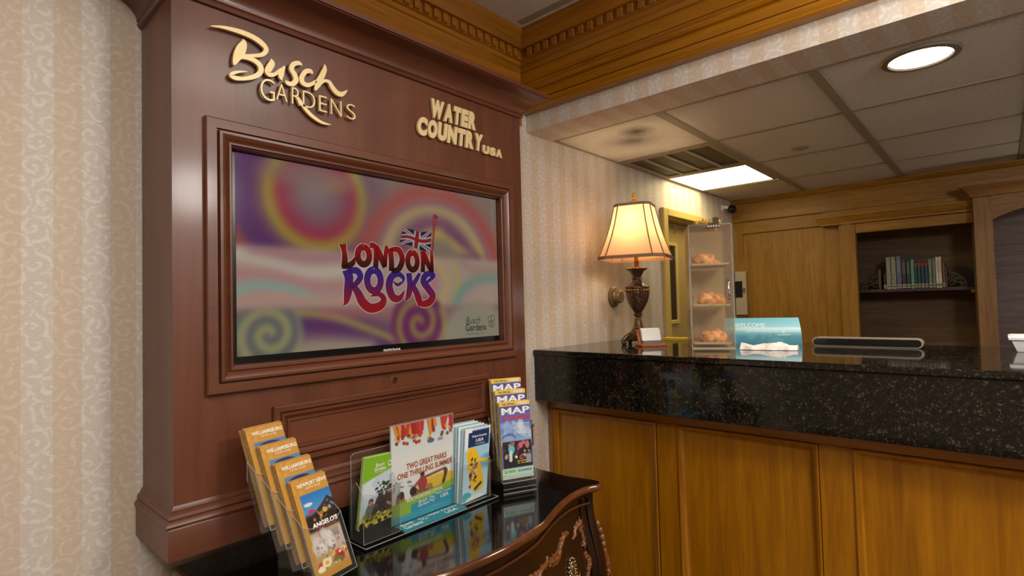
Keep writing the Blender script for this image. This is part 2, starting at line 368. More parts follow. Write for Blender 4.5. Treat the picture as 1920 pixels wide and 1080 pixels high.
M['acryl'] = clear('clear_acrylic', (0.96, 0.97, 0.97), 0.015)
M['aedge'] = clear('acrylic_edge', (0.9, 0.92, 0.92), 0.32, (205, 210, 212))  # pale milky tint stands in for highlights along the plastic's edges
M['smoke'] = clear('smoky_acrylic', (0.55, 0.54, 0.52), 0.06, (90, 84, 78))
M['emit'] = plain('light_diffuser', (255, 244, 222), 0.5, emit=7.0)
M['downlens'] = plain('downlight_lens', (255, 240, 220), 0.5, emit=9.0)

# ================================================================== setting
XH, XS, XB, YW = 1.985, 2.183, 4.66, 1.66          # header face, soffit edge, back wall, left wall
ZC, ZL = E+0.83, E+1.255                            # office ceiling, lobby ceiling
obj('floor', MB().box(-3, 5.2, -3.3, 1.9, -0.05, 0), plain('dark_carpet', (96, 72, 56), 0.95, bump=0.4, bs=400, var=0.2), kind='structure')
mb = MB()
mb.box(-3, 3.40, YW, YW+0.12, 0, ZL+0.05).box(4.22, 5.2, YW, YW+0.12, 0, ZL+0.05).box(3.40, 4.22, YW, YW+0.12, E+0.575, ZL+0.05)
obj('wall_left', mb, M['paper_x'], kind='structure')
mb = MB(); z0, z1, ya, yb = E+0.825, ZL+0.05, -3.2, YW-0.002
mb.quad((XH, ya, z0), (XH, yb, z0), (XH, yb, z1), (XH, ya, z1), 0).quad((XH, ya, z0), (XS, ya, z0), (XS, yb, z0), (XH, yb, z0), 1)
mb.quad((XS, ya, z0), (XS, yb, z0), (XS, yb, z1), (XS, ya, z1), 0).quad((XH, ya, z1), (XH, yb, z1), (XS, yb, z1), (XS, ya, z1), 0)
obj('wall_header', mb, [M['paper_y'], M['paper_s']], kind='structure')
plaster = plain('cream_plaster', (206, 188, 166), 0.8, bump=0.1)
obj('wall_right', MB().box(-3, 5.2, -3.3, -3.2, 0, ZL+0.05), plaster, kind='structure')
obj('wall_front', MB().box(-3.1, -3, -3.3, 1.78, 0, ZL+0.05), plaster, kind='structure')
lc = obj('ceiling', MB().box(-3, XH, -3.3, YW, ZL, ZL+0.05), M['popcorn'], kind='structure')
obj('grid_bar', MB().box(1.800, 1.835, -3.2, YW-.13, ZL-.004, ZL+.002), M['grid'], lc)

# office drop ceiling: slab, one object per tile and per grid bar
oc = obj('ceiling', MB().box(XS, 5.2, -3.3, YW, ZC+0.03, ZC+0.06), M['grid'], kind='structure')
XE = [XS, 2.815, 3.45, 4.06, XB]; YE = [YW, 1.087, 0.48, -0.13, -0.74, -1.35, -1.96]
for i in range(4):
    for j in range(6):
        if j == 0 and i in (1, 2): continue
        g = 0.008
        obj('tile', MB().box(XE[i]+g, XE[i+1]-g, YE[j+1]+g, YE[j]-g, ZC, ZC+0.015, c=0.003), M['stain'] if (i, j) == (0, 0) else M['tile'], oc)
for j in range(1, 6): obj('grid_bar', MB().box(XS, XB, YE[j]-0.019, YE[j]+0.019, ZC-0.006, ZC+0.004), M['grid'], oc)
for i in range(1, 4):
    for j in range(6): obj('grid_bar', MB().box(XE[i]-0.011, XE[i]+0.011, YE[j+1]+0.019, YE[j]-(0.019 if j else 0), ZC-0.004, ZC+0.004), M['grid'], oc)
obj('grid_bar', MB().box(XS, XS+0.02, -1.96, YW, ZC-0.005, ZC+0.004), M['grid'], oc)
obj('grid_bar', MB().box(XS+0.02, XB, YW-0.014, YW, ZC-0.005, ZC+0.004), M['grid'], oc)

# lobby crown with dentils, header boards, oak frieze over the cabinet
P3 = lambda a, b, h: (a, b, E+h)
prof = [(0, 1.10), (.008, 1.10), (.008, 1.122), (.018, 1.127), (.018, 1.143), (.03, 1.146), (.03, 1.186), (.05, 1.188), (.055, 1.197), (.06, 1.208), (.068, 1.219), (.08, 1.226), (.088, 1.236), (.092, 1.2545), (0, 1.2545)]
mb = MB().sweep([(-2.95, YW), (1.95, YW)], prof, P3, side=-1)
k = len(prof)
def mitre(mbv, keep):                               # shear the end ring onto the 45-degree mitre
    for q in range(k):
        p = mbv.v[keep*k+q]; t = YW-p[1] if keep else 1.95-p[0]
        mbv.v[keep*k+q] = (1.95-(YW-p[1]), p[1], p[2]) if keep else (p[0], YW-(1.95-p[0]), p[2])
mitre(mb, 1)
tw = obj('trim_1', mb, M['crown_x'], kind='structure', sm=35)
mb = MB().sweep([(1.95, YW), (1.95, -3.15)], prof, P3, side=-1); mitre(mb, 0)
th = obj('trim_2', mb, M['crown_y'], kind='structure', sm=35)
d0 = obj('dentil', MB().box(-.013, .013, -.012, 0, 0, .036, c=.0015), M['crown_x'], tw, world=False); d0.location = (1.905-.0475*0.6, YW-.03, E+1.148)
for i in range(1, 26): inst(d0, 'dentil', tw, (1.905-.0475*(i+0.6), YW-.03, E+1.148))
d1 = obj('dentil', MB().box(-.012, 0, -.013, .013, 0, .036, c=.0015), M['crown_y'], th, world=False); d1.location = (1.92, 1.60-.0475*0.6, E+1.148)
for i in range(1, 22): inst(d1, 'dentil', th, (1.92, 1.60-.0475*(i+0.6), E+1.148))
hb = [(0, .905), (.044, .905), (.05, .912), (.05, .918), (.041, .928), (.047, .938), (.047, .945), (.030, .947), (.022, .949), (.022, .954), (.036, .955), (.034, .996), (.048, .999), (.055, 1.007), (.053, 1.016), (.043, 1.023), (.048, 1.030), (.048, 1.035), (.030, 1.037), (.022, 1.039), (.022, 1.044), (.036, 1.045), (.034, 1.105), (0, 1.105)]
obj('trim_3', MB().sweep([(XH, YW-.003), (XH, -3.15)], hb, P3, side=-1), M['oak_y'], kind='structure', sm=35)
obj('trim_4', MB().box(-2.95, 1.94, YW-.01, YW, E+.845, E+1.12), M['crown_x'], kind='structure')

# office back wall of oak: base wall with panel field, stiles, rails and frieze of its own
wb = obj('wall_back', MB().box(XB+0.03, XB+0.10, 0.88, YW, 0, ZC+.03).box(XB+0.03, XB+0.10, -3.2, 0.88, E+.612, ZC+.03).box(XB+0.5, XB+0.56, -3.2, 0.9, 0, ZC+.03), M['oakb_z'], kind='structure')
obj('frieze_board', MB().box(XB-0.02, XB+.03, -1.9, YW, E+0.645, ZC, c=.004), M['oakb_y'], wb)
obj('filler_board', MB().box(XB-0.015, XB+.03, -1.9, 0.985, E+.598, E+.645), M['oakb_y'], wb)
obj('crown_strip', MB().sweep([(XB-0.02, YW), (XB-0.02, -1.9)], [(0, .79), (.012, .795), (.03, .82), (.03, .829), (0, .829)], P3, side=-1), M['oakb_y'], wb)
obj('stile', MB().box(XB, XB+.03, 1.585, YW, 0, E+0.645, c=.003), M['oakb_z'], wb)
obj('stile', MB().box(XB, XB+.03, 0.875, 0.985, 0, E+0.645, c=.003), M['oakb_z'], wb)
obj('top_rail', MB().box(XB, XB+.03, 0.985, 1.585, E+0.545, E+0.645, c=.003), M['oakb_y'], wb)
obj('wood_panel', MB().box(XB+.018, XB+.03, 0.985, 1.585, 0, E+0.545), M['oakb_z'], wb)

# office door in the left wall
cream = plain('yellowish_door_paint', (198, 168, 92), 0.45, bump=0.05)
dr = obj('door_1', MB().box(3.335, 3.40, YW-.028, YW, 0, E+.625, c=.004).box(4.22, 4.285, YW-.028, YW, 0, E+.625, c=.004).box(3.40, 4.22, YW-.028, YW, E+.575, E+.625, c=.004), cream, kind='structure')
obj('jamb', MB().box(3.395, 3.41, YW, YW+.12, 0, E+.575).box(4.21, 4.225, YW, YW+.12, 0, E+.575).box(3.41, 4.21, YW, YW+.12, E+.565, E+.58), cream, dr)
leafm = plain('tan_door_leaf', (166, 140, 84), 0.5, bump=0.05)
obj('door_leaf', MB().box(3.41, 4.21, YW+.075, YW+.115, 0.01, E+.562, c=.003), leafm, dr)
obj('lite_molding', MB().sweep([(3.47, .42), (3.47, -.155), (3.72, -.155), (3.72, .42)], [(0, 0), (.0, .012), (-.022, .012), (-.028, 0)], lambda a, b, h: (a, YW+.075-h, E+b), closed=True, side=-1), cream, dr)
obj('glass_lite', MB().box(3.47, 3.72, YW+.071, YW+.0745, E-.155, E+.42), plain('dark_glass', (40, 36, 32), 0.08), dr)
obj('coat_hook', MB().tube([(3.66, YW+.07, E+.545), (3.66, YW+.05, E+.53), (3.66, YW+.05, E+.49), (3.66, YW+.062, E+.485)], .003, 6), M['pewter'], dr)
obj('yellow_threshold', MB(). box(3.41, 4.21, YW+.0, YW+.07, 0, .01), leafm, dr)

# ================================================================== reception counter
ct = thing('reception_counter', 'long reception counter of amber oak panels under polished black granite', 'counter', (2.4, 0, 0))
YR = -1.9
obj('granite_top', MB().box(1.984, 2.89, YR, YW-.004, E-.2345, E-.2105, c=.005, seg=2), M['granite'], ct)
obj('granite_apron', MB().box(1.994, 2.016, YR, YW-.004, E-.446, E-.2345, c=.002), M['granite'], ct)
obj('counter_body', MB().box(2.016, 2.10, YR, YW-.004, E-.44, E-.235).box(2.112, 2.85, YR, YW-.004, 0, E-.2345), M['oak_y'], ct)
ys = [(1.655, 1.622), (1.088, 0.995), (0.487, 0.385), (-0.12, -0.22), (-0.73, -0.83), (-1.33, -1.43), (-1.85, -1.9)]
obj('top_rail', MB().box(2.088, 2.112, YR, 1.655, E-.497, E-.44, c=.002), M['oak_y'], ct)
obj('bottom_rail', MB().box(2.088, 2.112, YR, 1.655, 0.0, 0.16, c=.002), M['oak_y'], ct)
for i, (a, b) in enumerate(ys):
    obj('stile', MB().box(2.088, 2.112, b, a, 0.16, E-.497, c=.002), M['oak_z'], ct)
    if i < len(ys)-1:
        y1, y0 = b, ys[i+1][0]
        obj('panel', MB().box(2.104, 2.112, y0, y1, 0.16, E-.497), M['oak_z'], ct)
        obj('panel_molding', MB().sweep([(y1, E-.497), (y1, .16), (y0, .16), (y0, E-.497)], [(0, 0.005), (.004, .008), (.010, .006), (.018, -.004), (.024, -.012), (.032, -.016)], lambda p, q, h: (2.088-h, p, q), closed=True, side=-1), M['oak_z'], ct, sm=40)

# ================================================================== display cabinet
X0, X1, YF, ZB = 0.413, 1.655, 1.42, E-0.555
cb = thing('display_cabinet', 'tall cherry wood wall cabinet framing a television above the dark chest', 'cabinet', (1.03, 1.55, ZB))
obj('side_panel', MB().box(X0, X0+.02, YF+.02, YW-.004, ZB+.01, E+.84), M['cherry_z'], cb, label='shaded cherry side panel at the left')
obj('side_panel', MB().box(X1-.02, X1, YF+.02, YW-.004, ZB+.01, E+.84), M['cherry_z'], cb)
def ring(mbb, o, i, y0, y1):                        # rectangular board with a rectangular hole
    (a0, a1, c0, c1), (b0, b1, d0, d1) = o, i
    mbb.box(a0, b0, y0, y1, c0, c1).box(b1, a1, y0, y1, c0, c1).box(b0, b1, y0, y1, d1, c1).box(b0, b1, y0, y1, c0, d0)
mb = MB(); ring(mb, (X0, X1, E-.45, E+.84), (.545, 1.545, E-.137, E+.425), YF, YF+.02)
mb.box(X0+.02, X1-.02, YW-.02, YW-.006, ZB+.01, E+.84).box(X0, X1, YF, YW-.004, E+.82, E+.84)
obj('front_panel', mb, M['cherry_z'], cb)
FY = lambda a, b, h: (a, YF-h, E+b)
fp = [(0, 0), (0, .012), (.003, .015), (.025, .015), (.026, .006), (.029, .006), (.031, .018), (.037, .019), (.043, .016), (.048, .009), (.053, .006), (.055, .012), (.059, .012), (.061, .006), (.064, .004), (.065, -.03)]
obj('screen_frame', MB().sweep([(.481, -.196), (1.593, -.196), (1.593, .477), (.481, .477)], fp, FY, closed=True, side=1), M['cherry_x'], cb, sm=30)
lp = [(0, 0), (0, .010), (.004, .013), (.016, .013), (.018, .004), (.021, .012), (.028, .011), (.034, .005), (.037, .003), (.039, .008), (.043, .008), (.046, .002)]
obj('panel_molding', MB().sweep([(.640, -.402), (1.436, -.402), (1.436, -.246), (.640, -.246)], lp, FY, closed=True, side=1), M['cherry_x'], cb, sm=30)
obj('raised_panel', MB().box(.684, 1.392, YF-.004, YF+.01, E-.358, E-.290, c=.003), M['cherry_x'], cb)
bprof = [(0, -.437), (.002, -.441), (.006, -.446), (.006, -.450), (.012, -.455), (.014, -.462), (.010, -.466), (.016, -.470), (.020, -.476), (.018, -.482), (.014, -.484), (.016, -.488), (.016, -.555), (0, -.555)]
upath = [(X0, YW-.004), (X0, YF), (X1, YF), (X1, YW-.004)]
obj('base_molding', MB().sweep(upath, bprof, P3, side=-1), M['cherry_x'], cb, sm=30)
obj('bottom_board', MB().box(X0, X1, YF, YW-.004, ZB, ZB+.01), M['cherry_x'], cb)
cprof = [(0, .752), (.008, .754), (.011, .760), (.008, .766), (.012, .769), (.012, .776), (.016, .786), (.024, .797), (.036, .808), (.052, .818), (.070, .825), (.084, .829), (.084, .831), (.090, .832), (.090, .846), (0, .846)]
obj('crown_molding', MB().sweep(upath, cprof, P3, side=-1), M['cherry_x'], cb, sm=40)
mb = MB().lathe(0, 0, [(.0001, .006), (.004, .006), (.005, .004), (.009, .004), (.010, .002), (.0105, 0)], 20, fn=lambda a, b, h: (1.024+a, YF-h, E-.222+b))
obj('lock', mb, M['chrome'], cb, sm=40, label='small round chrome lock')

# ---- raised sign letters on the cabinet front
BUSCH = [('B', [(0.4942, 0.6985, 0.0021), (0.5178, 0.705, 0.0063), (0.5433, 0.7084, 0.0102), (0.5696, 0.7096, 0.0126), (0.5966, 0.7066, 0.014), (0.6173, 0.6987, 0.0148), (0.6285, 0.6881, 0.0126), (0.6247, 0.6759, 0.0108), (0.6128, 0.6657, 0.0096), (0.5934, 0.6579, 0.0083), (0.5717, 0.6488, 0.0109)]), ('B', [(0.5695, 0.6928, 0.0022), (0.5721, 0.6844, 0.0142), (0.566, 0.667, 0.0229), (0.5585, 0.6492, 0.0216), (0.5526, 0.6348, 0.0151), (0.5489, 0.6239, 0.008), (0.5478, 0.6189, 0.0016)]), ('B', [(0.5611, 0.6445, 0.0108), (0.5771, 0.6483, 0.0115), (0.596, 0.6474, 0.0128), (0.6111, 0.6394, 0.0141), (0.6146, 0.6262, 0.013), (0.6067, 0.6124, 0.0118), (0.5901, 0.6004, 0.0105), (0.5685, 0.5906, 0.0087), (0.5501, 0.5871, 0.0107), (0.5411, 0.5899, 0.0096), (0.545, 0.5974, 0.008), (0.5594, 0.6056, 0.0054), (0.58, 0.6119, 0.0016)]), ('u', [(0.6405, 0.6652, 0.0017), (0.6438, 0.6556, 0.0145), (0.6365, 0.6402, 0.0161), (0.6315, 0.6271, 0.0143), (0.6383, 0.622, 0.0115), (0.6507, 0.6272, 0.0087), (0.6646, 0.6417, 0.0076), (0.6784, 0.6571, 0.0024)]), ('u', [(0.6766, 0.6557, 0.0053), (0.6692, 0.6372, 0.013), (0.6667, 0.6247, 0.0124), (0.6696, 0.6162, 0.0024)]), ('s', [(0.7266, 0.6753, 0.0043), (0.7173, 0.6784, 0.011), (0.7018, 0.6696, 0.0121), (0.697, 0.6546, 0.0136), (0.7054, 0.6423, 0.0146), (0.7089, 0.6283, 0.014), (0.698, 0.6147, 0.0121), (0.685, 0.6139, 0.0107), (0.6803, 0.6193, 0.0036)]), ('c', [(0.7565, 0.6602, 0.005), (0.7518, 0.6661, 0.0119), (0.7374, 0.6611, 0.0118), (0.7261, 0.6425, 0.0129), (0.7275, 0.6278, 0.0142), (0.7416, 0.6243, 0.0118), (0.7561, 0.6324, 0.0094), (0.7676, 0.6438, 0.0076)]), ('h', [(0.7949, 0.6991, 0.0019), (0.7947, 0.6849, 0.0123), (0.7853, 0.6618, 0.0155), (0.7741, 0.6383, 0.0176), (0.7643, 0.6157, 0.0051)]), ('h', [(0.7757, 0.6341, 0.0089), (0.7918, 0.6503, 0.0078), (0.8076, 0.6518, 0.0111), (0.8186, 0.6385, 0.0145), (0.8329, 0.6273, 0.0153), (0.8486, 0.6285, 0.0128), (0.8656, 0.6445, 0.002)]), ('swash', [(0.7129, 0.583, 0.0067), (0.7251, 0.5667, 0.0092), (0.7391, 0.5522, 0.0105), (0.7564, 0.5398, 0.0101), (0.7774, 0.531, 0.0083), (0.7939, 0.5287, 0.0058), (0.8108, 0.5295, 0.002)])]
sg = thing('raised_sign', 'raised pale gold script lettering with a long swash at the cabinet top left', 'sign', (.7, YF, E+.6))
groups = {}
for nme, st in BUSCH: groups.setdefault(nme, []).append(st)
for nme, sts in groups.items():
    mb = MB()
    for j, st in enumerate(sts): mb.ribbon(st, FY, .006, .015+.0002*j)
    obj('swash' if nme == 'swash' else 'letter', mb, M['gold'], sg)
gx = [(.613, .650, .552, .609), (.654, .684, .561, .606), (.697, .722, .561, .606), (.728, .764, .561, .606), (.776, .800, .561, .606), (.812, .846, .561, .606), (.863, .904, .561, .606)]
for ch, (a, b, c, d) in zip('GARDENS', gx):
    obj('letter', put_text(MB(), ch, FY, a, b if ch != 'S' else .892, c, d, .006, bold=-.016, depth=.009, res=6), M['gold'], sg)
sg2 = thing('raised_sign', 'raised gold block lettering in two lines at the cabinet top right', 'sign', (1.3, YF, E+.64))
def block(word, x0, x1, z0, z1, wts, shear):
    tot = sum(wts); x = x0
    for ch, wt in zip(word, wts):
        dx = (x1-x0)*wt/tot
        fn = lambda a, b, h: FY(a+(b-z0)*shear, b, h)
        obj('letter', put_text(MB(), ch, fn, x+.0012, x+dx-.0012, z0, z1, .004, bold=.078, depth=.009, res=4), M['gold'], sg2); x += dx
block('WATER', 1.178, 1.395, .643, .709, (1.45, 1.05, .9, .85, 1), .12)
block('COUNTRY', 1.120, 1.425, .571, .635, (1, 1, 1, 1.05, .9, 1, 1), .12)
block('USA', 1.426, 1.534, .567, .599, (1, .95, 1), .08)

# ================================================================== television
class Canvas:
    def __init__(s, nx, ny, base, asp=1.0):
        s.nx, s.ny, s.asp = nx, ny, asp
        s.U, s.V = np.meshgrid(np.linspace(0, 1, nx), np.linspace(0, 1, ny)); s.c = np.zeros((ny, nx, 3))+np.array(base, float)
    def mixin(s, m, c): m = np.clip(m, 0, 1)[..., None]; s.c = s.c*(1-m)+np.asarray(c, float)*m; return s
    def rect(s, u0, v0, u1, v1, c, a=1.0, soft=0.002):
        f = lambda x: 1/(1+np.exp(-np.clip(x/soft, -40, 40)))
        return s.mixin(a*f(s.U-u0)*f(u1-s.U)*f(s.V-v0)*f(v1-s.V), c)
    def ell(s, u, v, ru, rv, c, a=1.0, soft=0.12, rot=0.0):
        x = s.U-u; y = (s.V-v)/s.asp; x, y = x*math.cos(rot)+y*math.sin(rot), -x*math.sin(rot)+y*math.cos(rot)
        d = np.sqrt((x/ru)**2+(y*s.asp/rv)**2); return s.mixin(a*np.clip((1-d)/soft+0.5, 0, 1), c)
    def line(s, u0, v0, u1, v1, wd, c, a=1.0):
        p = np.stack([s.U-u0, (s.V-v0)/s.asp], -1); d = np.array([u1-u0, (v1-v0)/s.asp]); t = np.clip((p@d)/(d@d), 0, 1)
        r = np.linalg.norm(p-t[..., None]*d, axis=-1); return s.mixin(a*np.clip((wd-r)/(wd*0.4)+0.5, 0, 1), c)
    def grad(s, v0, v1, c0, c1, u0=0, u1=1):
        t = np.clip((s.V-v0)/(v1-v0), 0, 1)[..., None]; m = ((s.V >= v0) & (s.V <= v1) & (s.U >= u0) & (s.U <= u1))[..., None]
        s.c = np.where(m, np.asarray(c0, float)*(1-t)+np.asarray(c1, float)*t, s.c); return s
    def blotch(s, u0, v0, u1, v1, n, cols, r=(.02, .06), seed=1, a=1.0):
        rn = random.Random(seed)
        for _ in range(n): q = rn.uniform(*r); s.ell(rn.uniform(u0, u1), rn.uniform(v0, v1), q*rn.uniform(.6, 1.3), q*s.asp*rn.uniform(.6, 1.5), rn.choice(cols), a, .3, rn.uniform(0, 3))
        return s
    def swirl(s, u, v, stops, u_sc=1.0, twist=0.0, r1=9, mask=None, a=1.0):
        """stops: (radius, colour) bands around a centre, wound into a spiral by twist"""
        x = (s.U-u)/u_sc; y = (s.V-v)/s.asp; r = np.sqrt(x*x+y*y); th = np.arctan2(y, x)
        q = ((r/twist+th/(2*PI)) % 1.0) if twist else r; rs = [p for p, _ in stops]
        col = np.stack([np.interp(q, rs, [c[i] for _, c in stops]) for i in range(3)], -1)
        al = np.interp(r, [0, r1*.88, r1], [1, 1, 0])*a
        if mask is not None: al = al*mask
        s.c = s.c*(1-al[..., None])+col*al[..., None]; return s
    def colors(s): return np.concatenate([lin(np.clip(s.c, 0, 255)), np.ones((s.ny, s.nx, 1))], -1).reshape(-1, 4)
def sheet(cv, bl, br, tr, tl):
    """grid carrying a canvas between four corners (bottom-left, bottom-right, top-right, top-left)"""
    bl, br, tr, tl = [np.array(p, float) for p in (bl, br, tr, tl)]; mb = MB()
    U = cv.U[..., None]; V = cv.V[..., None]
    P = (tl*(1-U)+tr*U)*(1-V)+(bl*(1-U)+br*U)*V; nx, ny = cv.nx, cv.ny
    mb.add(P.reshape(-1, 3).tolist(), [(j*nx+i, (j+1)*nx+i, (j+1)*nx+i+1, j*nx+i+1) for j in range(ny-1) for i in range(nx-1)]); return mb

tv = thing('television', 'flat black television in the cabinet showing a swirling multicoloured picture', 'television', (1.05, 1.46, E+.14))
mb = MB(); ring(mb, (.535, 1.572, E-.150, E+.432), (.5615, 1.5255, E-.1125, E+.4105), 1.4405, 1.452); mb.box(.545, 1.56, 1.452, 1.50, E-.14, E+.42)
obj('bezel', mb, M['tvblack'], tv)
cv = Canvas(300, 164, (150, 128, 116), 963/522)
s_ = lambda x, k: 1/(1+np.exp(-x/k))
cv.grad(0, .46, (138, 112, 106), (150, 118, 108))
cv.mixin(s_(.34-cv.U, .05)*s_(.46-cv.V, .01)*.9, (112, 72, 98))
cv.ell(.02, .34, .07, .16, (166, 84, 62), .8, .9).ell(.05, .02, .12, .10, (140, 104, 96), .8, .9)
cv.ell(.36, .30, .03, .25, (150, 132, 120), .5, .9)
cv.swirl(.235, .165, [(0, (140, 118, 116)), (.05, (134, 108, 110)), (.08, (142, 84, 94)), (.115, (164, 52, 78)), (.135, (166, 110, 60)), (.152, (170, 152, 62)), (.175, (126, 84, 92)), (.20, (96, 52, 104)), (.25, (90, 48, 104)), (.3, (104, 64, 106))], 1.0, 0, .27, None, .95)
cv.ell(.20, .06, .12, .07, (140, 116, 112), .75, .9).ell(.29, .08, .05, .05, (150, 110, 84), .6, .9)
def curve(pts, wd, col, a=1.0, mask=None):
    p = smooth(pts, 8); d2 = np.full(cv.U.shape, 9.0)
    for (u0, v0), (u1, v1) in zip(p[:-1], p[1:]):
        dx, dy = u1-u0, (v1-v0)/cv.asp; t = np.clip(((cv.U-u0)*dx+(cv.V-v0)/cv.asp*dy)/max(dx*dx+dy*dy, 1e-9), 0, 1)
        d2 = np.minimum(d2, (cv.U-u0-t*dx)**2+((cv.V-v0)/cv.asp-t*dy)**2)
    m = np.exp(-d2/(wd*wd))*a; cv.mixin(m if mask is None else m*mask, col)
up_ = s_(.455-cv.V, .005)                             # arcs of the upper right
cv.mixin(up_*s_(cv.U-.40, .03)*.9, (142, 122, 108))
curve([(.385, .48), (.43, .30), (.54, .11), (.68, .04), (.82, .09), (.93, .24), (1.0, .44)], .040, (172, 84, 78), .95, up_)
curve([(.46, .48), (.50, .30), (.58, .18), (.69, .14), (.80, .19), (.88, .32), (.92, .47)], .030, (186, 160, 112), .9, up_)
curve([(.43, .47), (.47, .29), (.56, .15), (.69, .095), (.82, .15), (.91, .30), (.95, .46)], .012, (150, 96, 118), .7, up_)
curve([(.53, .48), (.56, .34), (.63, .25), (.72, .24), (.80, .33), (.84, .47)], .028, (132, 78, 106), .9, up_)
curve([(.60, .40), (.66, .31), (.74, .31), (.80, .38), (.90, .40)], .022, (190, 164, 88), .85, up_)
curve([(.74, .27), (.83, .36), (.90, .45)], .02, (112, 70, 108), .7, up_)
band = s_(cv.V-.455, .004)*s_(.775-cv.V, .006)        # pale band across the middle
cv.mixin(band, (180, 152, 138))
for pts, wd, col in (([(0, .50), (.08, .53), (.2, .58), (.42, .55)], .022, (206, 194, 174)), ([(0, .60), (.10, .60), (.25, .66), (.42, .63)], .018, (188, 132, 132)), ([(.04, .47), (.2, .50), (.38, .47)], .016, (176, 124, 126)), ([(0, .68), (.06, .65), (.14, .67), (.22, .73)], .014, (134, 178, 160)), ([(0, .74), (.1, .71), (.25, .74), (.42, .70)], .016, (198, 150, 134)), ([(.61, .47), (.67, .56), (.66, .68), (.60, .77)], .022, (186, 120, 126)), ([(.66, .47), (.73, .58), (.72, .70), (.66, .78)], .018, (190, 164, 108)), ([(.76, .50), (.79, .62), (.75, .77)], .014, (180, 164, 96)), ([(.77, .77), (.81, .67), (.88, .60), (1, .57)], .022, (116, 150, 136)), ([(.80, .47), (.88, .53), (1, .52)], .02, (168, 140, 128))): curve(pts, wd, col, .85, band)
low = s_(cv.V-.775, .005)                             # purple leaf, green curl and round spiral below
cv.mixin(low*.95, (150, 112, 110))
curve([(.04, .90), (.16, .855), (.30, .88), (.42, .94), (.52, 1.02)], .052, (92, 46, 98), .95, low); curve([(.02, .84), (.12, .795), (.26, .815), (.40, .90), (.52, .99)], .012, (172, 154, 84), .9, low)
curve([(.25, .785), (.4, .80), (.52, .80)], .016, (176, 110, 104), .8, low); curve([(.10, 1.0), (.25, .985), (.40, 1.01)], .03, (170, 152, 128), .9, low); curve([(.155, .80), (.17, .90), (.15, 1.0)], .014, (96, 142, 136), .7, low)
cv.swirl(.085, .90, [(0, (166, 160, 108)), (.25, (150, 150, 104)), (.5, (98, 108, 102)), (.75, (116, 96, 108)), (1, (166, 160, 108))], 1.0, .046, .10, low)
cv.swirl(.605, .88, [(0, (160, 140, 74)), (.25, (130, 84, 88)), (.5, (108, 40, 88)), (.75, (118, 50, 96)), (1, (160, 140, 74))], 1.0, .056, .125, s_(cv.V-.72, .01))
cv.ell(.88, 1.02, .17, .27, (156, 148, 126), .95, .2); curve([(.73, 1.0), (.72, .90), (.70, .80)], .014, (166, 148, 92), .7, low)
for _ in range(2):                                   # soft, out-of-focus picture
    p = np.pad(cv.c, ((2, 2), (2, 2), (0, 0)), 'edge'); cv.c = sum(p[i:i+cv.ny, j:j+cv.nx] for i in range(5) for j in range(5))/25
cv.c = cv.c*.93
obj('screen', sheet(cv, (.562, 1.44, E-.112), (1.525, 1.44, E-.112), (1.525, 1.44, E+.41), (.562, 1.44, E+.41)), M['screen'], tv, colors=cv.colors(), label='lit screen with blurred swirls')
SY = lambda a, b, h: (a, 1.4395-h, E+b)
LONDON = [('L', [(0.8627, 0.1939, 0.0246), (0.8666, 0.1764, 0.0168), (0.8693, 0.1532, 0.0188), (0.8678, 0.1275, 0.0227)]), ('L', [(0.8585, 0.1239, 0.0059), (0.8783, 0.1292, 0.0169), (0.8955, 0.1403, 0.0171), (0.9033, 0.1572, 0.004)]), ('O', (.9330, .1635, .0203, .0262, .0205)), ('N', [(0.9557, 0.1973, 0.0178), (0.975, 0.1927, 0.018), (0.9778, 0.1634, 0.0191), (0.9748, 0.1265, 0.0191)]), ('N', [(0.9796, 0.1954, 0.016), (0.994, 0.1642, 0.0215), (1.0091, 0.1301, 0.0173)]), ('N', [(1.0171, 0.1993, 0.012), (1.0129, 0.1701, 0.0152), (1.0104, 0.1327, 0.013)]), ('D', [(1.0301, 0.1911, 0.022), (1.0342, 0.1562, 0.0198), (1.0346, 0.12, 0.022)]), ('D', [(1.0312, 0.1872, 0.0132), (1.063, 0.1881, 0.0202), (1.0766, 0.1581, 0.0215), (1.0616, 0.1269, 0.0202), (1.0334, 0.1199, 0.0132)]), ('O', (1.1180, .1548, .0195, .0282, .0208)), ('N', [(1.1596, 0.1911, 0.0191), (1.1614, 0.1567, 0.0179), (1.1598, 0.1196, 0.0191)]), ('N', [(1.1649, 0.1898, 0.0168), (1.1789, 0.1548, 0.0217), (1.1972, 0.1217, 0.0158)]), ('N', [(1.2005, 0.1935, 0.0147), (1.1996, 0.1584, 0.0147), (1.2013, 0.1197, 0.0147)])]
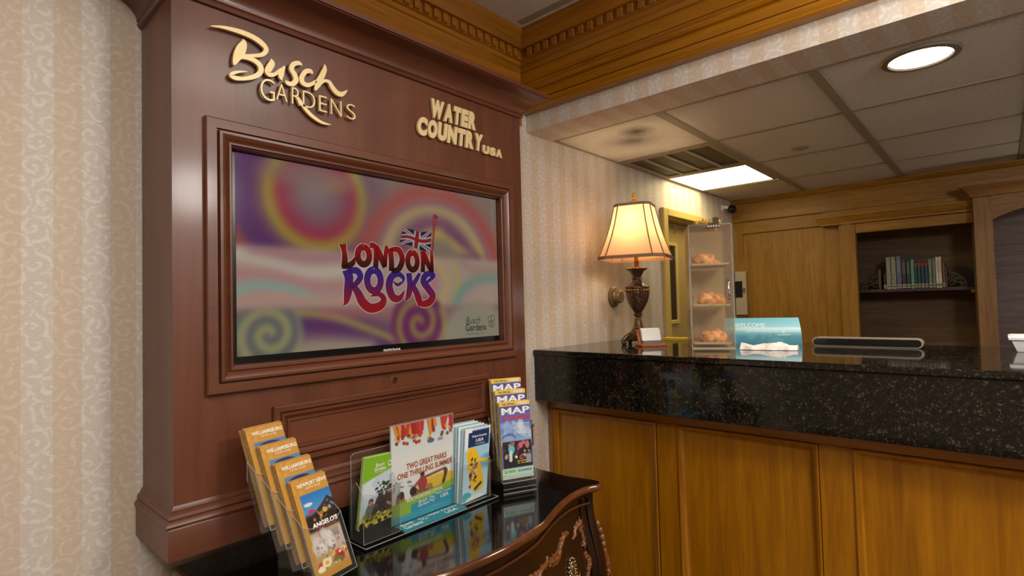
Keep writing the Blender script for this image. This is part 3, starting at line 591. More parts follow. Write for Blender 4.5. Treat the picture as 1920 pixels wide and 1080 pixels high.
ROCKS = [('R', [(0.8755, 0.1184, 0.0327), (0.8819, 0.0928, 0.0288), (0.8781, 0.0553, 0.0277), (0.8713, 0.025, 0.0167), (0.8618, 0.0144, 0.0029)]), ('R', [(0.8781, 0.1152, 0.0149), (0.9074, 0.117, 0.0213), (0.9206, 0.0993, 0.0204), (0.9039, 0.0766, 0.0172), (0.8825, 0.0693, 0.0129)]), ('R', [(0.8932, 0.0741, 0.017), (0.9115, 0.0506, 0.0253), (0.9274, 0.0219, 0.0297), (0.9547, 0.0033, 0.0292), (0.9909, 0.0104, 0.0267), (1.0029, 0.0299, 0.0215), (0.9869, 0.0458, 0.016), (0.956, 0.04, 0.0042)]), ('O', (.9685, .0888, .0242, .0324, .0232)), ('C', [(1.0748, 0.0814, 0.0045), (1.0796, 0.0978, 0.0147), (1.06, 0.1106, 0.019), (1.0342, 0.1019, 0.0242), (1.0239, 0.0707, 0.0273), (1.0376, 0.0367, 0.0264), (1.0632, 0.033, 0.0201), (1.0824, 0.0559, 0.0057)]), ('C', [(1.0411, 0.0859, 0.0055), (1.0561, 0.076, 0.0112), (1.073, 0.0839, 0.009)]), ('K', [(1.1015, 0.1148, 0.023), (1.1057, 0.0766, 0.023), (1.0998, 0.0456, 0.0229), (1.0866, 0.0231, 0.0057)]), ('K', [(1.147, 0.115, 0.013), (1.1266, 0.0873, 0.0175), (1.1093, 0.0689, 0.0138)]), ('K', [(1.116, 0.0767, 0.0174), (1.1316, 0.0508, 0.0245), (1.1421, 0.0246, 0.0259), (1.1403, 0.0037, 0.0059)]), ('S', [(1.1758, 0.0854, 0.0096), (1.1967, 0.0991, 0.0146), (1.2074, 0.1112, 0.0159), (1.1779, 0.1137, 0.0217), (1.1611, 0.0905, 0.025), (1.182, 0.0642, 0.0277), (1.2006, 0.0401, 0.0268), (1.1843, 0.0188, 0.0265), (1.1525, 0.014, 0.0201), (1.1383, 0.0288, 0.007)])]
def stroke(st):
    if isinstance(st, tuple): cx, cy, rx, ry, wd = st; return [(cx+rx*math.sin(2*PI*i/12), cy+ry*math.cos(2*PI*i/12), wd) for i in range(13)]
    return st
def tint(mbx, f): return np.array([tuple(lin(np.clip(f(p[0], p[2]-E), 0, 255)))+(1.0,) for p in mbx.v])
lerp = lambda a, b, t: np.array(a)*(1-t)+np.array(b)*t
for word, f in ((LONDON, lambda x, z: lerp((44, 16, 10), (140, 18, 20), np.clip((z-.125)/.05, 0, 1))), (ROCKS, lambda x, z: lerp((150, 20, 28), (58, 32, 112), np.clip((z-.015)/.085, 0, 1)))):
    halo = MB(); inner = MB()
    for nme, st in word: halo.ribbon(stroke(st), SY, .0004, .0004, grow=.0022); inner.ribbon(stroke(st), SY, .0009, .0009)
    obj('lettering_outline', halo, M['screen'], tv, colors=tint(halo, lambda x, z: (196, 172, 160)))
    obj('lettering', inner, M['screen'], tv, colors=tint(inner, f))
fl = Canvas(60, 40, (26, 28, 66), 1.9)
for a in ((0, 0, 1, 1), (0, 1, 1, 0)): fl.line(*a, .05, (170, 164, 158)); fl.line(*a, .016, (150, 34, 44))
fl.rect(0, .33, 1, .67, (170, 164, 158)).rect(.40, 0, .62, 1, (170, 164, 158)).rect(0, .41, 1, .59, (136, 28, 36)).rect(.45, 0, .57, 1, (136, 28, 36))
fm = sheet(fl, (1.066, 0, .203), (1.196, 0, .196), (1.201, 0, .265), (1.080, 0, .252))
fm.xf(lambda x, y, z: SY(x, z+.006*math.sin((x-1.06)*46), .0012))
obj('flag', fm, M['screen'], tv, colors=fl.colors())
nk = MB().ribbon([(1.2015, .177, .009), (1.207, .225, .009), (1.2115, .278, .009)], SY, .0014, .0014).ribbon([(1.2125, .276, .012), (1.2135, .295, .022), (1.2235, .318, .022)], SY, .0014, .0014)
for i in range(9): nk.add([SY(1.197+.0012*i, .182+i*.0105, .0016), SY(1.207+.0012*i, .183+i*.0105, .0016), SY(1.207+.0012*i, .186+i*.0105, .0016), SY(1.197+.0012*i, .185+i*.0105, .0016)], [(0, 1, 2, 3)])
obj('guitar_neck', nk, M['screen'], tv, colors=tint(nk, lambda x, z: (150, 70, 66) if int(z*400) % 2 else (120, 56, 58)))
lg = MB(); put_text(lg, 'Busch', SY, 1.352, 1.425, -.062, -.037, .001, shear=.25); put_text(lg, 'Gardens', SY, 1.350, 1.455, -.088, -.062, .001, bold=.01)
for a in ((1.475, -.048), (1.492, -.044), (1.478, -.066), (1.490, -.068)): lg.ribbon([(a[0]+.009*math.sin(t), a[1]+.011*math.cos(t), .002) for t in np.linspace(0, 2*PI, 9)], SY, .001, .001, 3)
put_text(lg, 'WILLIAMSBURG, VA', SY, 1.352, 1.438, -.101, -.096, .001)
obj('logo', lg, M['screen'], tv, colors=tint(lg, lambda x, z: (52, 74, 50) if z > -.062 else (34, 34, 38)))
obj('maker_lettering', put_text(MB(), 'INSIGNIA', lambda a, b, h: (a, 1.4403-h, E+b), 1.000, 1.066, -.1335, -.1255, .0004, bold=.02), M['white'], tv)

# ================================================================== bombe chest
ZT = E-0.645; CX = 1.08
half = [(0, 1.022), (.09, 1.027), (.19, 1.043), (.30, 1.083), (.40, 1.112), (.48, 1.124), (.540, 1.119), (.580, 1.104), (.606, 1.112), (.612, 1.140), (.602, 1.19), (.590, 1.25), (.592, 1.33), (.600, 1.42), (.608, 1.52), (.608, 1.600)]
right = smooth(half, 4)
outline = [(CX+x, y) for x, y in right]+[(CX-x, y) for x, y in right[::-1][:-1]]
nf = next(i for i, p in enumerate(right) if p[0] > .585)          # end of the serpentine front
fx = [CX-p[0] for p in right[:nf+1]][::-1]+[CX+p[0] for p in right[1:nf+1]]; fy = [p[1] for p in right[:nf+1]][::-1]+[p[1] for p in right[1:nf+1]]
bz = [-.70, -.66, -.62, -.53, -.44, -.34, -.26, -.18, -.12, -.07, -.03]; bt = [-.06, -.06, -.05, -.02, .004, .022, .016, -.004, -.020, -.026, -.024]
def front(x, z, lift=0.0): return float(np.interp(x, fx, fy))-float(np.interp(z, bz, bt))-lift
ch = thing('bombe_chest', 'dark serpentine chest with glossy black top and carved gilt drawer front', 'chest', (CX, 1.35, 0))
PT = lambda a, b, h: (a, b, ZT+h)
mb = MB().add([PT(a, b, 0) for a, b in outline], [tuple(range(len(outline)))])
obj('top', mb, M['black'], ch)
obj('top_molding', MB().sweep(outline, [(0, 0), (.005, -.002), (.010, -.007), (.012, -.014), (.009, -.021), (.002, -.025), (-.004, -.027), (-.008, -.031), (-.020, -.034), (-.3, -.034)][:-1], PT, closed=True, side=-1), M['rim'], ch, sm=60)
obj('carcass', MB().sweep(outline, list(zip(bt, bz))[::-1], PT, closed=True, side=-1).add([PT(a, b, -.66) for a, b in outline], [tuple(range(len(outline)))[::-1]]), M['chest'], ch, sm=50)
def drawer(z0, z1):
    xs = np.linspace(CX-.515, CX+.515, 60); zs = np.linspace(z0, z1, 9); mb = MB(); vs = []
    for i, x in enumerate(xs):
        for j, z in enumerate(zs):
            edge = i in (0, 59) or j in (0, 8); vs.append((x, front(x, z, -.002 if edge else .008), ZT+z))
    return mb.add(vs, [(i*9+j, (i+1)*9+j, (i+1)*9+j+1, i*9+j+1) for i in range(59) for j in range(8)])
ORN = [[(1.5116, -.1298, .0064), (1.4794, -.1278, .012), (1.4528, -.1373, .0127), (1.4264, -.1521, .0127), (1.4036, -.1614, .0148), (1.3646, -.1567, .0141), (1.3278, -.1491, .0071)], [(1.529, -.1571, .0042), (1.549, -.1507, .0085), (1.5577, -.1348, .0092), (1.576, -.1273, .0127), (1.590, -.1272, .0134), (1.598, -.1165, .0028)], [(1.589, -.1343, .0099), (1.592, -.162, .0085), (1.590, -.1876, .0099), (1.585, -.1967, .0078)], [(1.585, -.2132, .0078), (1.587, -.227, .0099), (1.594, -.2393, .0106), (1.594, -.256, .0106), (1.588, -.2682, .0085), (1.578, -.2918, .0085), (1.560, -.3086, .0078)], [(1.3252, -.1268, .0071), (1.3158, -.1405, .0092), (1.2691, -.1409, .0106), (1.2523, -.1486, .012), (1.2605, -.1707, .0064)], [(1.2427, -.1376, .0064), (1.2168, -.1417, .0134), (1.1925, -.1446, .0106), (1.16, -.150, .0085), (1.08, -.146, .0085)]]
def carve(mbx, st, mir=False, dz=0.0):
    """a leafy scroll: swelling stem, a finer rib along it and curling leaves springing from both sides"""
    c = [((2*CX-x if mir else x), z+dz, wd) for x, z, wd in smooth([(a, b, 1.45*w_) for a, b, w_ in st], 7)]; n = len(c)
    at = lambda x, z, l: (x, front(x, z, l), ZT+z)
    mbx.tube([at(x, z, .009) for x, z, wd in c], [max(.0022, wd*.42*(1+.12*math.sin(i*.9))) for i, (x, z, wd) in enumerate(c)], 8)
    def nrm(i):
        d = Vector((c[min(i+1, n-1)][0]-c[max(i-1, 0)][0], c[min(i+1, n-1)][1]-c[max(i-1, 0)][1])); d.normalize(); return d, Vector((-d.y, d.x))
    for sd in (1, -1):
        rib = []
        for i in range(n): d, q = nrm(i); rib.append(at(c[i][0]+q.x*sd*c[i][2]*.42, c[i][1]+q.y*sd*c[i][2]*.42, .008))
        mbx.tube(rib, [max(.001, w_[2]*.14) for w_ in c], 6)
        for i in range(2+(sd > 0)*2, n-2, 5):
            d, q = nrm(i); x, z, wd = c[i]; L_ = wd*.95; pts = []
            for k in range(6): t = k/5; pts.append(at(x+q.x*sd*L_*(.25+.75*t-.25*t*t)+d.x*L_*(1.1*t*t), z+q.y*sd*L_*(.25+.75*t-.25*t*t)+d.y*L_*(1.1*t*t), .010-.004*t))
            mbx.tube(pts, [wd*.10, wd*.22, wd*.25, wd*.21, wd*.14, wd*.05], 6)
for zz0, zz1, dz in ((-.315, -.085, 0), (-.56, -.335, -.25)):
    dw = obj('drawer', drawer(zz0, zz1), M['chest'], ch, sm=40)
    for mir in (False, True):
        for st in ORN:
            mb = MB(); carve(mb, st, mir, dz); obj('carved_scroll', mb, M['carve'], dw, sm=60)
        mb = MB(); px = CX-.405 if mir else CX+.405; pz = -.232+dz; rn = random.Random(3)
        for q in range(34):
            t = 2*PI*q/17; rr = (.9 if q < 17 else .55)
            x = px+.030*rr*math.sin(t)*(1+.15*math.sin(3*t)); z = pz+.036*rr*math.cos(t)
            mb.ball((x, front(x, z, .012), ZT+z), .0055*rn.uniform(.7, 1.25), 7, 5)
        mb.ball((px, front(px, pz, .011), ZT+pz), .010, 10, 6, sc=(.8, .6, 1.5))
        mb.tube([(px+.026*math.sin(t), front(px, pz, .022), ZT+pz-.012-.022*math.cos(t)) for t in np.linspace(-1.7, 1.7, 11)], .0026, 6)
        obj('handle_plate', mb, M['pewter'], dw, sm=60, label='pierced brass handle plate')
for sx in (1, -1):                                      # fluted corner posts beside the drawers
    for dx in (.532, .560):
        x = CX+sx*dx; obj('post_bead', MB().tube([(x, front(x, z, .003), ZT+z) for z in np.linspace(-.05, -.58, 22)], .0045, 6), M['chest'], ch, sm=60)
obj('frieze_bead', MB().tube([(x, front(x, -.070, .003), ZT-.070) for x in np.linspace(CX-.57, CX+.57, 50)], .0045, 6), M['rim'], ch, sm=60)
for sx in (1, -1):
    mb = MB(); cx, cy = CX+sx*.596, 1.118
    def cp(z, o): t = float(np.interp(z, bz, bt))+o; return (cx+sx*.62*t+sx*.004, cy-.78*t, ZT+z)
    mb.tube([cp(z, .004) for z in np.linspace(-.14, -.60, 16)], [.004+.010*math.sin(PI*i/15)*(1+.3*math.sin(i*2.1)) for i in range(16)], 9)
    for i, z in enumerate(np.linspace(-.15, -.32, 8)): mb.ball(cp(z, .010+.004*math.sin(i)), .011, 8, 6, sc=(1, 1, 1.3))
    mb.tube([cp(z, .016) for z in np.linspace(-.24, -.5, 9)], [.002, .005, .006, .006, .005, .005, .004, .003, .002], 7)
    obj('corner_carving', mb, M['carve'], ch, sm=60)
    for y0, yy in ((1.15, 1.12), (1.56, 1.57)):
        obj('leg', MB().tube([(CX+sx*.52, y0+.02, .23), (CX+sx*.555, y0, .16), (CX+sx*.545, y0, .08), (CX+sx*.575, y0-.015, .02), (CX+sx*.585, y0-.02, .0)], [.05, .042, .026, .022, .026], 10), M['chest'], ch, sm=60)

# ================================================================== brochures and their holders
gold = (190, 140, 58)
def newsprint(kind):
    c = Canvas(56, 120, gold, .445)
    c.blotch(0, 0, 1, .13, 25, [(188, 130, 44), (210, 160, 72)], (.03, .08), 5, .5)
    if kind == 'news':
        c.rect(.14, .165, 1, .545, (46, 34, 30)); c.grad(.165, .40, (38, 112, 186), (92, 150, 196), .14, 1)
        for a, b in ((.86, .26), (.74, .30), (.95, .29)): c.line(a, b, a-.45, .42, .035, (58, 42, 36)); c.line(a, b, a+.3, .40, .035, (58, 42, 36))
        c.rect(.14, .375, 1, .545, (40, 28, 26), soft=.01).blotch(.2, .36, .95, .45, 12, [(150, 112, 50), (90, 64, 40), (196, 160, 80)], (.02, .05), 3)
        c.ell(.34, .345, .10, .02, (190, 52, 70)).ell(.30, .27, .12, .018, (206, 214, 222))
        c.rect(.12, .56, 1, .80, (196, 180, 170), soft=.006).blotch(.2, .57, .7, .74, 22, [(228, 224, 222), (216, 206, 204), (160, 140, 130)], (.05, .12), 9, .7)
        for i in range(5): c.line(.68+.05*i, .58, .78+.03*i, .66, .01, (120, 96, 84))
        c.blotch(.18, .70, .95, .78, 16, [(96, 80, 74), (140, 120, 108)], (.02, .04), 11, .7)
        c.rect(.1, .79, 1, .93, (188, 150, 96), soft=.01).blotch(.15, .80, .98, .91, 40, [(186, 62, 40), (214, 120, 54), (230, 214, 180), (96, 120, 52), (160, 40, 34), (224, 180, 90)], (.03, .08), 13)
        c.ell(.36, .87, .13, .04, (238, 226, 190)).ell(.36, .87, .06, .02, (232, 170, 60)).ell(.18, .91, .1, .03, (240, 230, 200)).rect(0, .935, 1, 1, (190, 138, 52))
    else:
        c.rect(.14, .165, 1, .95, (70, 76, 60)).grad(.165, .26, (70, 120, 172), (128, 150, 150), .14, 1)
        c.blotch(.14, .24, 1, .5, 40, [(58, 78, 46), (112, 88, 60), (92, 104, 74), (44, 52, 44), (150, 108, 72)], (.04, .1), 21)
        c.ell(.55, .235, .36, .06, (28, 38, 66)).blotch(.14, .5, 1, .95, 30, [(60, 60, 56), (104, 96, 82), (40, 44, 40)], (.05, .12), 22)
    return c
papers = {k: newsprint(k) for k in ('news', 'town')}
pulp = plain('tan_newsprint', (166, 126, 72), 0.75, bump=0.15, bs=300, var=0.15)
pulp2 = plain('yellow_paper', (222, 188, 96), 0.6, var=0.08)
def leaflet(W, H, T, mat, cv=None, texts=(), mname='print'):
    """one folded leaflet with its base corner at the origin, leaves fanned a little at the edge"""
    mb = MB(); n = 3
    for i in range(n): y = T*i/n; mb.box(.0006*i, W-.0005*i, y, y+T/n*.82, 0, H-.0012*i)
    o = obj('brochure', mb, mat, None, world=False)
    if cv is not None:
        obj('cover', sheet(cv, (0, -.0005, 0), (W, -.0005, 0), (W, -.0005, H), (0, -.0005, H)), M[mname], o, world=False, colors=cv.colors())
        for body, a0, a1, b0, b1, mt, bold, sh in texts:
            obj('lettering', put_text(MB(), body, lambda a, b, h: (a, -.0011-h, b), a0*W, a1*W, (1-b1)*H, (1-b0)*H, 0, bold, sh), mt, o, world=False)
    return o
red = plain('red_ink', (206, 40, 52), 0.4); navy = plain('navy_ink', (30, 48, 96), 0.4); pink = plain('pink_ink', (214, 62, 84), 0.4); orange = plain('orange_ink', (176, 82, 24), 0.4); green = plain('green_ink', (96, 166, 70), 0.4); yellow = plain('yellow_ink', (236, 200, 60), 0.4)

def holder_frame(loc, th, lean):
    u = Vector((math.cos(th), math.sin(th), 0)); bk = Vector((-math.sin(th), math.cos(th), 0)); sn, cs = math.sin(lean), math.cos(lean)
    return lambda O, a, d, h: Vector(loc)+u*(O[0]+a)+bk*(O[1]+h*sn-d*cs)+Vector((0, 0, O[2]+h*cs+d*sn))
def pocket(mbs, fr, O, W, depth, hf, hb, lift=.012):
    """clear pocket: front with a dipped lip, two sides, back and floor, each 1.5 mm thick with bright edges"""
    t = .0016; d0 = .006
    g = lambda a, d, h: tuple(fr(O, a, d, h))
    lip = [(-.005, hf+lift), (.006, hf+.004), (.018, hf), (W-.018, hf), (W-.006, hf+.004), (W+.005, hf+lift)]
    mbs['front'].prism([(-.005, -.008), (W+.005, -.008)]+lip[::-1], lambda a, h, d: g(a, d, h), d0, d0+t)
    for a in (-.005-t, W+.005):
        mbs['side'].append(MB().prism([(d0, -.008), (d0, hf+lift), (-depth*.4, hf+lift+.03), (-depth, hb*.86), (-depth, -.008)], lambda d, h, q: g(q, d, h), a, a+t))
    mbs['back'].prism([(-.005, -.008), (W+.005, -.008), (W+.005, hb), (-.005, hb)], lambda a, h, d: g(a, d, h), -depth-t, -depth)
    mbs['front'].prism([(-.006, -depth), (W+.006, -depth), (W+.006, d0+t), (-.006, d0+t)], lambda a, d, h: g(a, d, h), -.008-t, -.008)
    ed = mbs['edge']
    for p, q in zip(lip[:-1], lip[1:]): ed.tube([g(p[0], d0+t/2, p[1]), g(q[0], d0+t/2, q[1])], .0009, 5)
    for a in (-.006, W+.006): ed.tube([g(a, d0+t/2, -.008), g(a, d0+t/2, hf+lift), g(a, -depth*.4, hf+lift+.03), g(a, -depth, hb*.86)], .0009, 5)
    ed.tube([g(-.006, d0, -.009), g(W+.006, d0, -.009)], .001, 5)

PLACE = ['', 'gold guide directly ', 'gold guide second in the stack ', 'gold guide third in the stack ', 'gold guide fourth in the stack ']
# ---- tiered rack of newspapers-style guides at the left end
th, lean, W, H = .215, .414, .1, .225
hl = (.616, 1.148, ZT); tiers = [(-.013*i, .036*i, .043+.040*i) for i in range(4)]
fr = holder_frame(hl, th, lean)
hd = thing('brochure_rack', 'clear four-tier acrylic rack leaning back at the left end of the chest', 'brochure holder', hl)
for i, O in enumerate(tiers):
    mbs = dict(front=MB(), back=MB(), edge=MB(), side=[]); pocket(mbs, fr, O, W, .030, .112, .13)
    obj('pocket', mbs['front'], M['acryl'], hd); obj('pocket_back', mbs['back'], M['acryl'], hd); obj('pocket_edge', mbs['edge'], M['aedge'], hd)
    for s_mb in mbs['side']: obj('pocket_side', s_mb, M['acryl'], hd)
mb = MB(); pts = [(-.02, .0), (-.02, .03), (.012, .034), (.02, .072), (.05, .076), (.058, .112), (.088, .116), (.096, .150), (.128, .154), (.128, .0)]
g = lambda d, h, a: tuple(fr((0, 0, 0), a, 0, 0)+Vector((-math.sin(th)*d, math.cos(th)*d, h)))
for a in (-.006, W*.95): obj('step_support', MB().prism(pts, g, a, a+.003), M['smoke'], hd)
obj('base_plate', MB().prism([(-.03, 0), (.14, 0), (.14, .004), (-.03, .004)], g, -.012, W+.012), M['smoke'], hd)
names = ['gold NEWPORT NEWS guide with a restaurant advert at the front of the leaning rack', 'gold WILLIAMSBURG guide directly behind the NEWPORT NEWS guide', 'gold WILLIAMSBURG guide in the third tier back of the leaning rack', 'gold WILLIAMSBURG guide in the rearmost and highest tier of the leaning rack']
tn = [('NEWPORT NEWS', .14, .97, .045, .085, M['white'], .02, .12), ('VISITOR GUIDE', .34, .78, .10, .116, M['white'], .0, .1), ("ANGELO'S", .24, .98, .465, .515, M['white'], .04, .12), ('STEAK HOUSE', .30, .92, .522, .535, pink, .02, .1)]
tt = [('WILLIAMSBURG', .14, .97, .045, .085, M['white'], .02, .12), ('VISITOR GUIDE', .34, .78, .10, .116, M['white'], .0, .1), ('CAPITOL', .28, .86, .212, .258, M['white'], .02, .2)]
for i, O in enumerate(tiers):
    for k in range(5):
        o = leaflet(W, H, .0044, pulp, papers['news' if i == 0 else 'town'] if k == 0 else None, (tn if i == 0 else tt) if k == 0 else ())
        o.location = fr(O, -.0006*k*(k % 2), -.0052*k, .001+.0022*((k*2) % 3)); o.rotation_euler = (-lean, 0, th)
        tag(o, names[i] if k == 0 else PLACE[k]+['behind the NEWPORT NEWS guide in the front tier', 'behind the WILLIAMSBURG cover in the second tier', 'behind the WILLIAMSBURG cover in the third tier', 'behind the WILLIAMSBURG cover in the highest tier'][i], 'brochure', 'gold guides in the leaning rack' if k == 0 else ['gold guides in the front tier', 'gold guides in the second tier', 'gold guides in the third tier', 'gold guides in the rearmost tier'][i])

# ---- low acrylic stand: left pocket, poster sleeve, right pocket
st = thing('brochure_stand', 'low clear acrylic stand with two pockets and a centre poster on the chest top', 'brochure holder', (1.08, 1.345, ZT))
obj('base_plate', MB().box(.825, 1.338, 1.285, 1.392, ZT, ZT+.007, c=.0015).box(.83, 1.333, 1.30, 1.38, ZT+.007, ZT+.012, c=.001), M['smoke'], st)
mb = MB(); z0 = ZT+.012
for p in ([(.825, 1.285), (1.338, 1.285)], [(.825, 1.285), (.825, 1.392)], [(1.338, 1.285), (1.338, 1.392)]): mb.tube([p[0]+(ZT+.007,), p[1]+(ZT+.007,)], .0013, 5)
obj('base_edge', mb, M['aedge'], st)
fz = holder_frame((0, 0, 0), 0, 0)
def stand_pocket(x0, W, hf, hb):
    mbs = dict(front=MB(), back=MB(), edge=MB(), side=[]); pocket(mbs, fz, (x0, 1.307, z0+.009), W, .062, hf, hb, .004)
    obj('pocket', mbs['front'], M['acryl'], st); obj('pocket_back', mbs['back'], M['acryl'], st); obj('pocket_edge', mbs['edge'], M['aedge'], st)
    for s_mb in mbs['side']: obj('pocket_side', s_mb, M['acryl'], st)
stand_pocket(.835, .108, .118, .130); stand_pocket(1.188, .122, .116, .14)
mb = MB().box(.838, .984, 1.372, 1.3745, z0, E-.404); obj('back_panel', mb, M['acryl'], st)
mb = MB().tube([(.838, 1.373, z0), (.838, 1.373, E-.412), (.846, 1.373, E-.404), (.984, 1.373, E-.404)], .001, 5); obj('panel_edge', mb, M['aedge'], st)
obj('poster_sleeve', MB().box(.951, 1.1965, 1.339, 1.341, z0, E-.343).box(.951, 1.1965, 1.349, 1.351, z0, E-.343), M['acryl'], st)
obj('sleeve_edge', MB().tube([(.951, 1.345, z0), (.951, 1.345, E-.343), (1.1965, 1.345, E-.343), (1.1965, 1.345, z0)], .0012, 5), M['aedge'], st)
lt = MB(); bf = lambda a, b, h: (a, 1.290+b*.9, ZT+.0078+b*.12+h)
obj('teal_strip', MB().box(.955, 1.195, 1.288, 1.336, ZT+.007, ZT+.0126), plain('teal_print', (48, 130, 146), 0.35), st)
for body, a0, a1, b0, b1 in (('Busch', .968, 1.012, .030, .046), ('Gardens', .966, 1.030, .006, .026), ('Water Country', 1.068, 1.185, .028, .044), ('USA', 1.12, 1.165, .006, .024)): put_text(lt, body, lambda a, b, h: (a, 1.288+b, ZT+.0131), a0, a1, b0, b1, 0, .01, .2)
for a in ((1.040, .034), (1.052, .030)): lt.ribbon([(a[0]+.006*math.sin(t), 1.288+a[1]+.008*math.cos(t), .002) for t in np.linspace(0, 2*PI, 9)], lambda a, b, h: (a, b, ZT+.0131), 0, 0, 3)
obj('lettering', lt, M['white'], st)

# poster between the sleeves
c = Canvas(120, 150, (236, 238, 236), .817)
c.grad(0, .38, (206, 222, 228), (240, 240, 238))
rn = random.Random(4)
for i in range(30):
    u = rn.uniform(.02, 1); L_ = rn.uniform(.10, .22); c.line(u, -.02, u+rn.uniform(-.05, .05), L_*.7, .026, rn.choice([(196, 36, 40), (206, 60, 44), (170, 24, 34), (226, 150, 60)])); c.ell(u+rn.uniform(-.04, .04), L_, .026, .020, rn.choice([(150, 96, 70), (206, 150, 116), (120, 70, 52), (196, 40, 40), (230, 190, 60)]))
c.ell(.62, .235, .06, .025, (86, 104, 150)).ell(.78, .24, .05, .02, (170, 160, 160))
c.V = c.V-.075
c.ell(.75, .66, .42, .12, (232, 190, 44), 1, .15).rect(.35, .60, 1, .74, (230, 188, 60), .8, .02).rect(0, .56, .45, .72, (226, 226, 220), .8, .03).blotch(0, .50, .3, .60, 26, [(150, 170, 190), (200, 206, 210), (110, 120, 140)], (.008, .02), 7)
c.line(.30, .62, .44, .54, .02, (150, 92, 62)).line(.52, .53, .85, .50, .018, (146, 88, 58)).ell(.47, .585, .075, .07, (170, 60, 66)).ell(.47, .505, .035, .035, (128, 74, 52)).ell(.47, .485, .036, .02, (40, 26, 24)).line(.40, .66, .62, .68, .03, (140, 84, 56))
c.ell(.86, .53, .035, .035, (96, 56, 40)).line(.86, .56, .82, .64, .024, (70, 60, 70)).line(.82, .64, .76, .70, .014, (36, 30, 34))
c.ell(.12, .70, .07, .085, (160, 104, 74)).ell(.13, .645, .05, .04, (60, 40, 32)).ell(.34, .67, .06, .06, (150, 96, 66)).ell(.32, .64, .055, .045, (48, 32, 28)).ell(.58, .64, .05, .03, (176, 116, 84))
c.V = c.V+.075
t_ = c.V-(.80-.085*c.U); c.mixin(1/(1+np.exp(-t_/.003)), (150, 182, 58)); t_ = c.V-(.875-.085*c.U); c.mixin(1/(1+np.exp(-t_/.003))*np.where(c.U > .28, 1, 0), (40, 150, 178)); t_ = c.V-.93; c.mixin(1/(1+np.exp(-t_/.003)), (52, 156, 182))
po = thing('poster', 'colourful TWO GREAT PARKS poster in the middle of the acrylic stand', 'poster', (1.07, 1.345, z0))
obj('card', MB().box(.9535, 1.194, 1.3445, 1.346, z0, E-.346), M['white'], po)
obj('poster_print', sheet(c, (.954, 1.3442, z0), (1.1935, 1.3442, z0), (1.1935, 1.3442, E-.3465), (.954, 1.3442, E-.3465)), M['print'], po, colors=c.colors())
pf = lambda a, b, h: (.954+a*.2395, 1.3436, z0+b*(E-.3465-z0)+a*.006)
lt = MB(); put_text(lt, 'TWO GREAT PARKS', pf, .22, .88, .520, .582, 0, .03); put_text(lt, 'ONE THRILLING SUMMER', pf, .08, .98, .440, .502, 0, .03); obj('lettering', lt, orange, po)
lt = MB(); put_text(lt, 'BUSCHGARDENS.COM/VA', pf, .22, .80, .185, .225, 0, .015); put_text(lt, 'Busch', pf, .40, .54, .13, .16, 0, .01, .2); put_text(lt, 'Gardens', pf, .39, .57, .095, .125, 0, .01, .1); put_text(lt, 'Water Country', pf, .68, .96, .145, .175, 0, .01, .2); put_text(lt, 'USA', pf, .76, .90, .10, .14, 0, .02, .1)
for a in ((.60, .135), (.635, .125)): lt.ribbon([(a[0]+.022*math.sin(t), a[1]+.025*math.cos(t), .008) for t in np.linspace(0, 2*PI, 9)], pf, 0, 0, 3)
obj('lettering', lt, M['white'], po)

# green park brochures in the left pocket
c = Canvas(70, 110, (190, 204, 214), .62)
c.blotch(0, .38, 1, .75, 12, [(214, 222, 228), (170, 190, 206)], (.1, .2), 3, .6)
t_ = (.36-.16*(c.U-.0)); c.mixin(1/(1+np.exp((c.V-t_)/.004)), (122, 176, 44))
for u, v, h, skin, top in ((.28, .66, .055, (170, 116, 86), (96, 96, 104)), (.82, .54, .075, (176, 122, 90), (60, 44, 40)), (.55, .58, .06, (60, 44, 38), (40, 34, 32)), (.45, .72, .05, (90, 62, 48), (50, 44, 42))):
    c.ell(u, v+.17, h*2.6, .17, top); c.ell(u, v-.012, h*1.25, h*.78, (34, 24, 22)); c.ell(u, v+.012, h, h*.66, skin); c.line(u-.05, v+.2, u+.14, v+.28, .03, skin)
c.blotch(.35, .40, 1, .55, 26, [(46, 40, 36), (90, 92, 88), (60, 74, 52)], (.02, .05), 12)
c.rect(0, .86, 1, 1, (170, 160, 40), soft=.01); c.blotch(0, .82, 1, 1, 40, [(206, 190, 50), (34, 30, 20), (120, 120, 40)], (.03, .07), 17)
for i in range(7): c.line(.25+.11*i, .80, .22+.11*i, .92, .010, (24, 22, 22))
gq = [(.8414, E-.6116), (.9585, E-.6032), (.9815, E-.4216), (.8654, E-.4175)]
for k in range(3):
    o = obj('brochure', MB().prism([(a-.0008*k, b+.001*k) for a, b in gq], lambda a, b, h: (a, h, b), 1.345+.004*k, 1.3484+.004*k), plain('green_edge_paper', (150, 186, 80), .5) if k else M['white'], None)
    tag(o, 'green-headed park brochure at the front of the left acrylic pocket' if k == 0 else ['', 'spare green-edged brochure directly behind the green-headed park brochure', 'rearmost green-edged brochure behind the green-headed park brochure'][k], 'brochure', None if k == 0 else 'spare park brochures')
    if k == 0:
        obj('cover', sheet(c, *[(a, 1.3446, b) for a, b in gq]), M['print'], o, world=False, colors=c.colors())
        gf = lambda a, b, h: (.8654+a*.1161-(1-b)*.024, 1.3440, E-.4175-(1-b)*.194-a*.004)
        lt = MB(); put_text(lt, 'Busch', gf, .33, .58, .845, .895, 0, .01, .2); put_text(lt, 'Gardens', gf, .30, .64, .785, .84, 0, .01, .15); put_text(lt, 'WILLIAMSBURG, VA', gf, .31, .62, .755, .772, 0)
        for a in ((.74, .86), (.84, .87)): lt.ribbon([(a[0]+.045*math.sin(t), a[1]+.035*math.cos(t), .014) for t in np.linspace(0, 2*PI, 9)], gf, 0, 0, 3)
        obj('lettering', lt, M['white'], o, world=False)

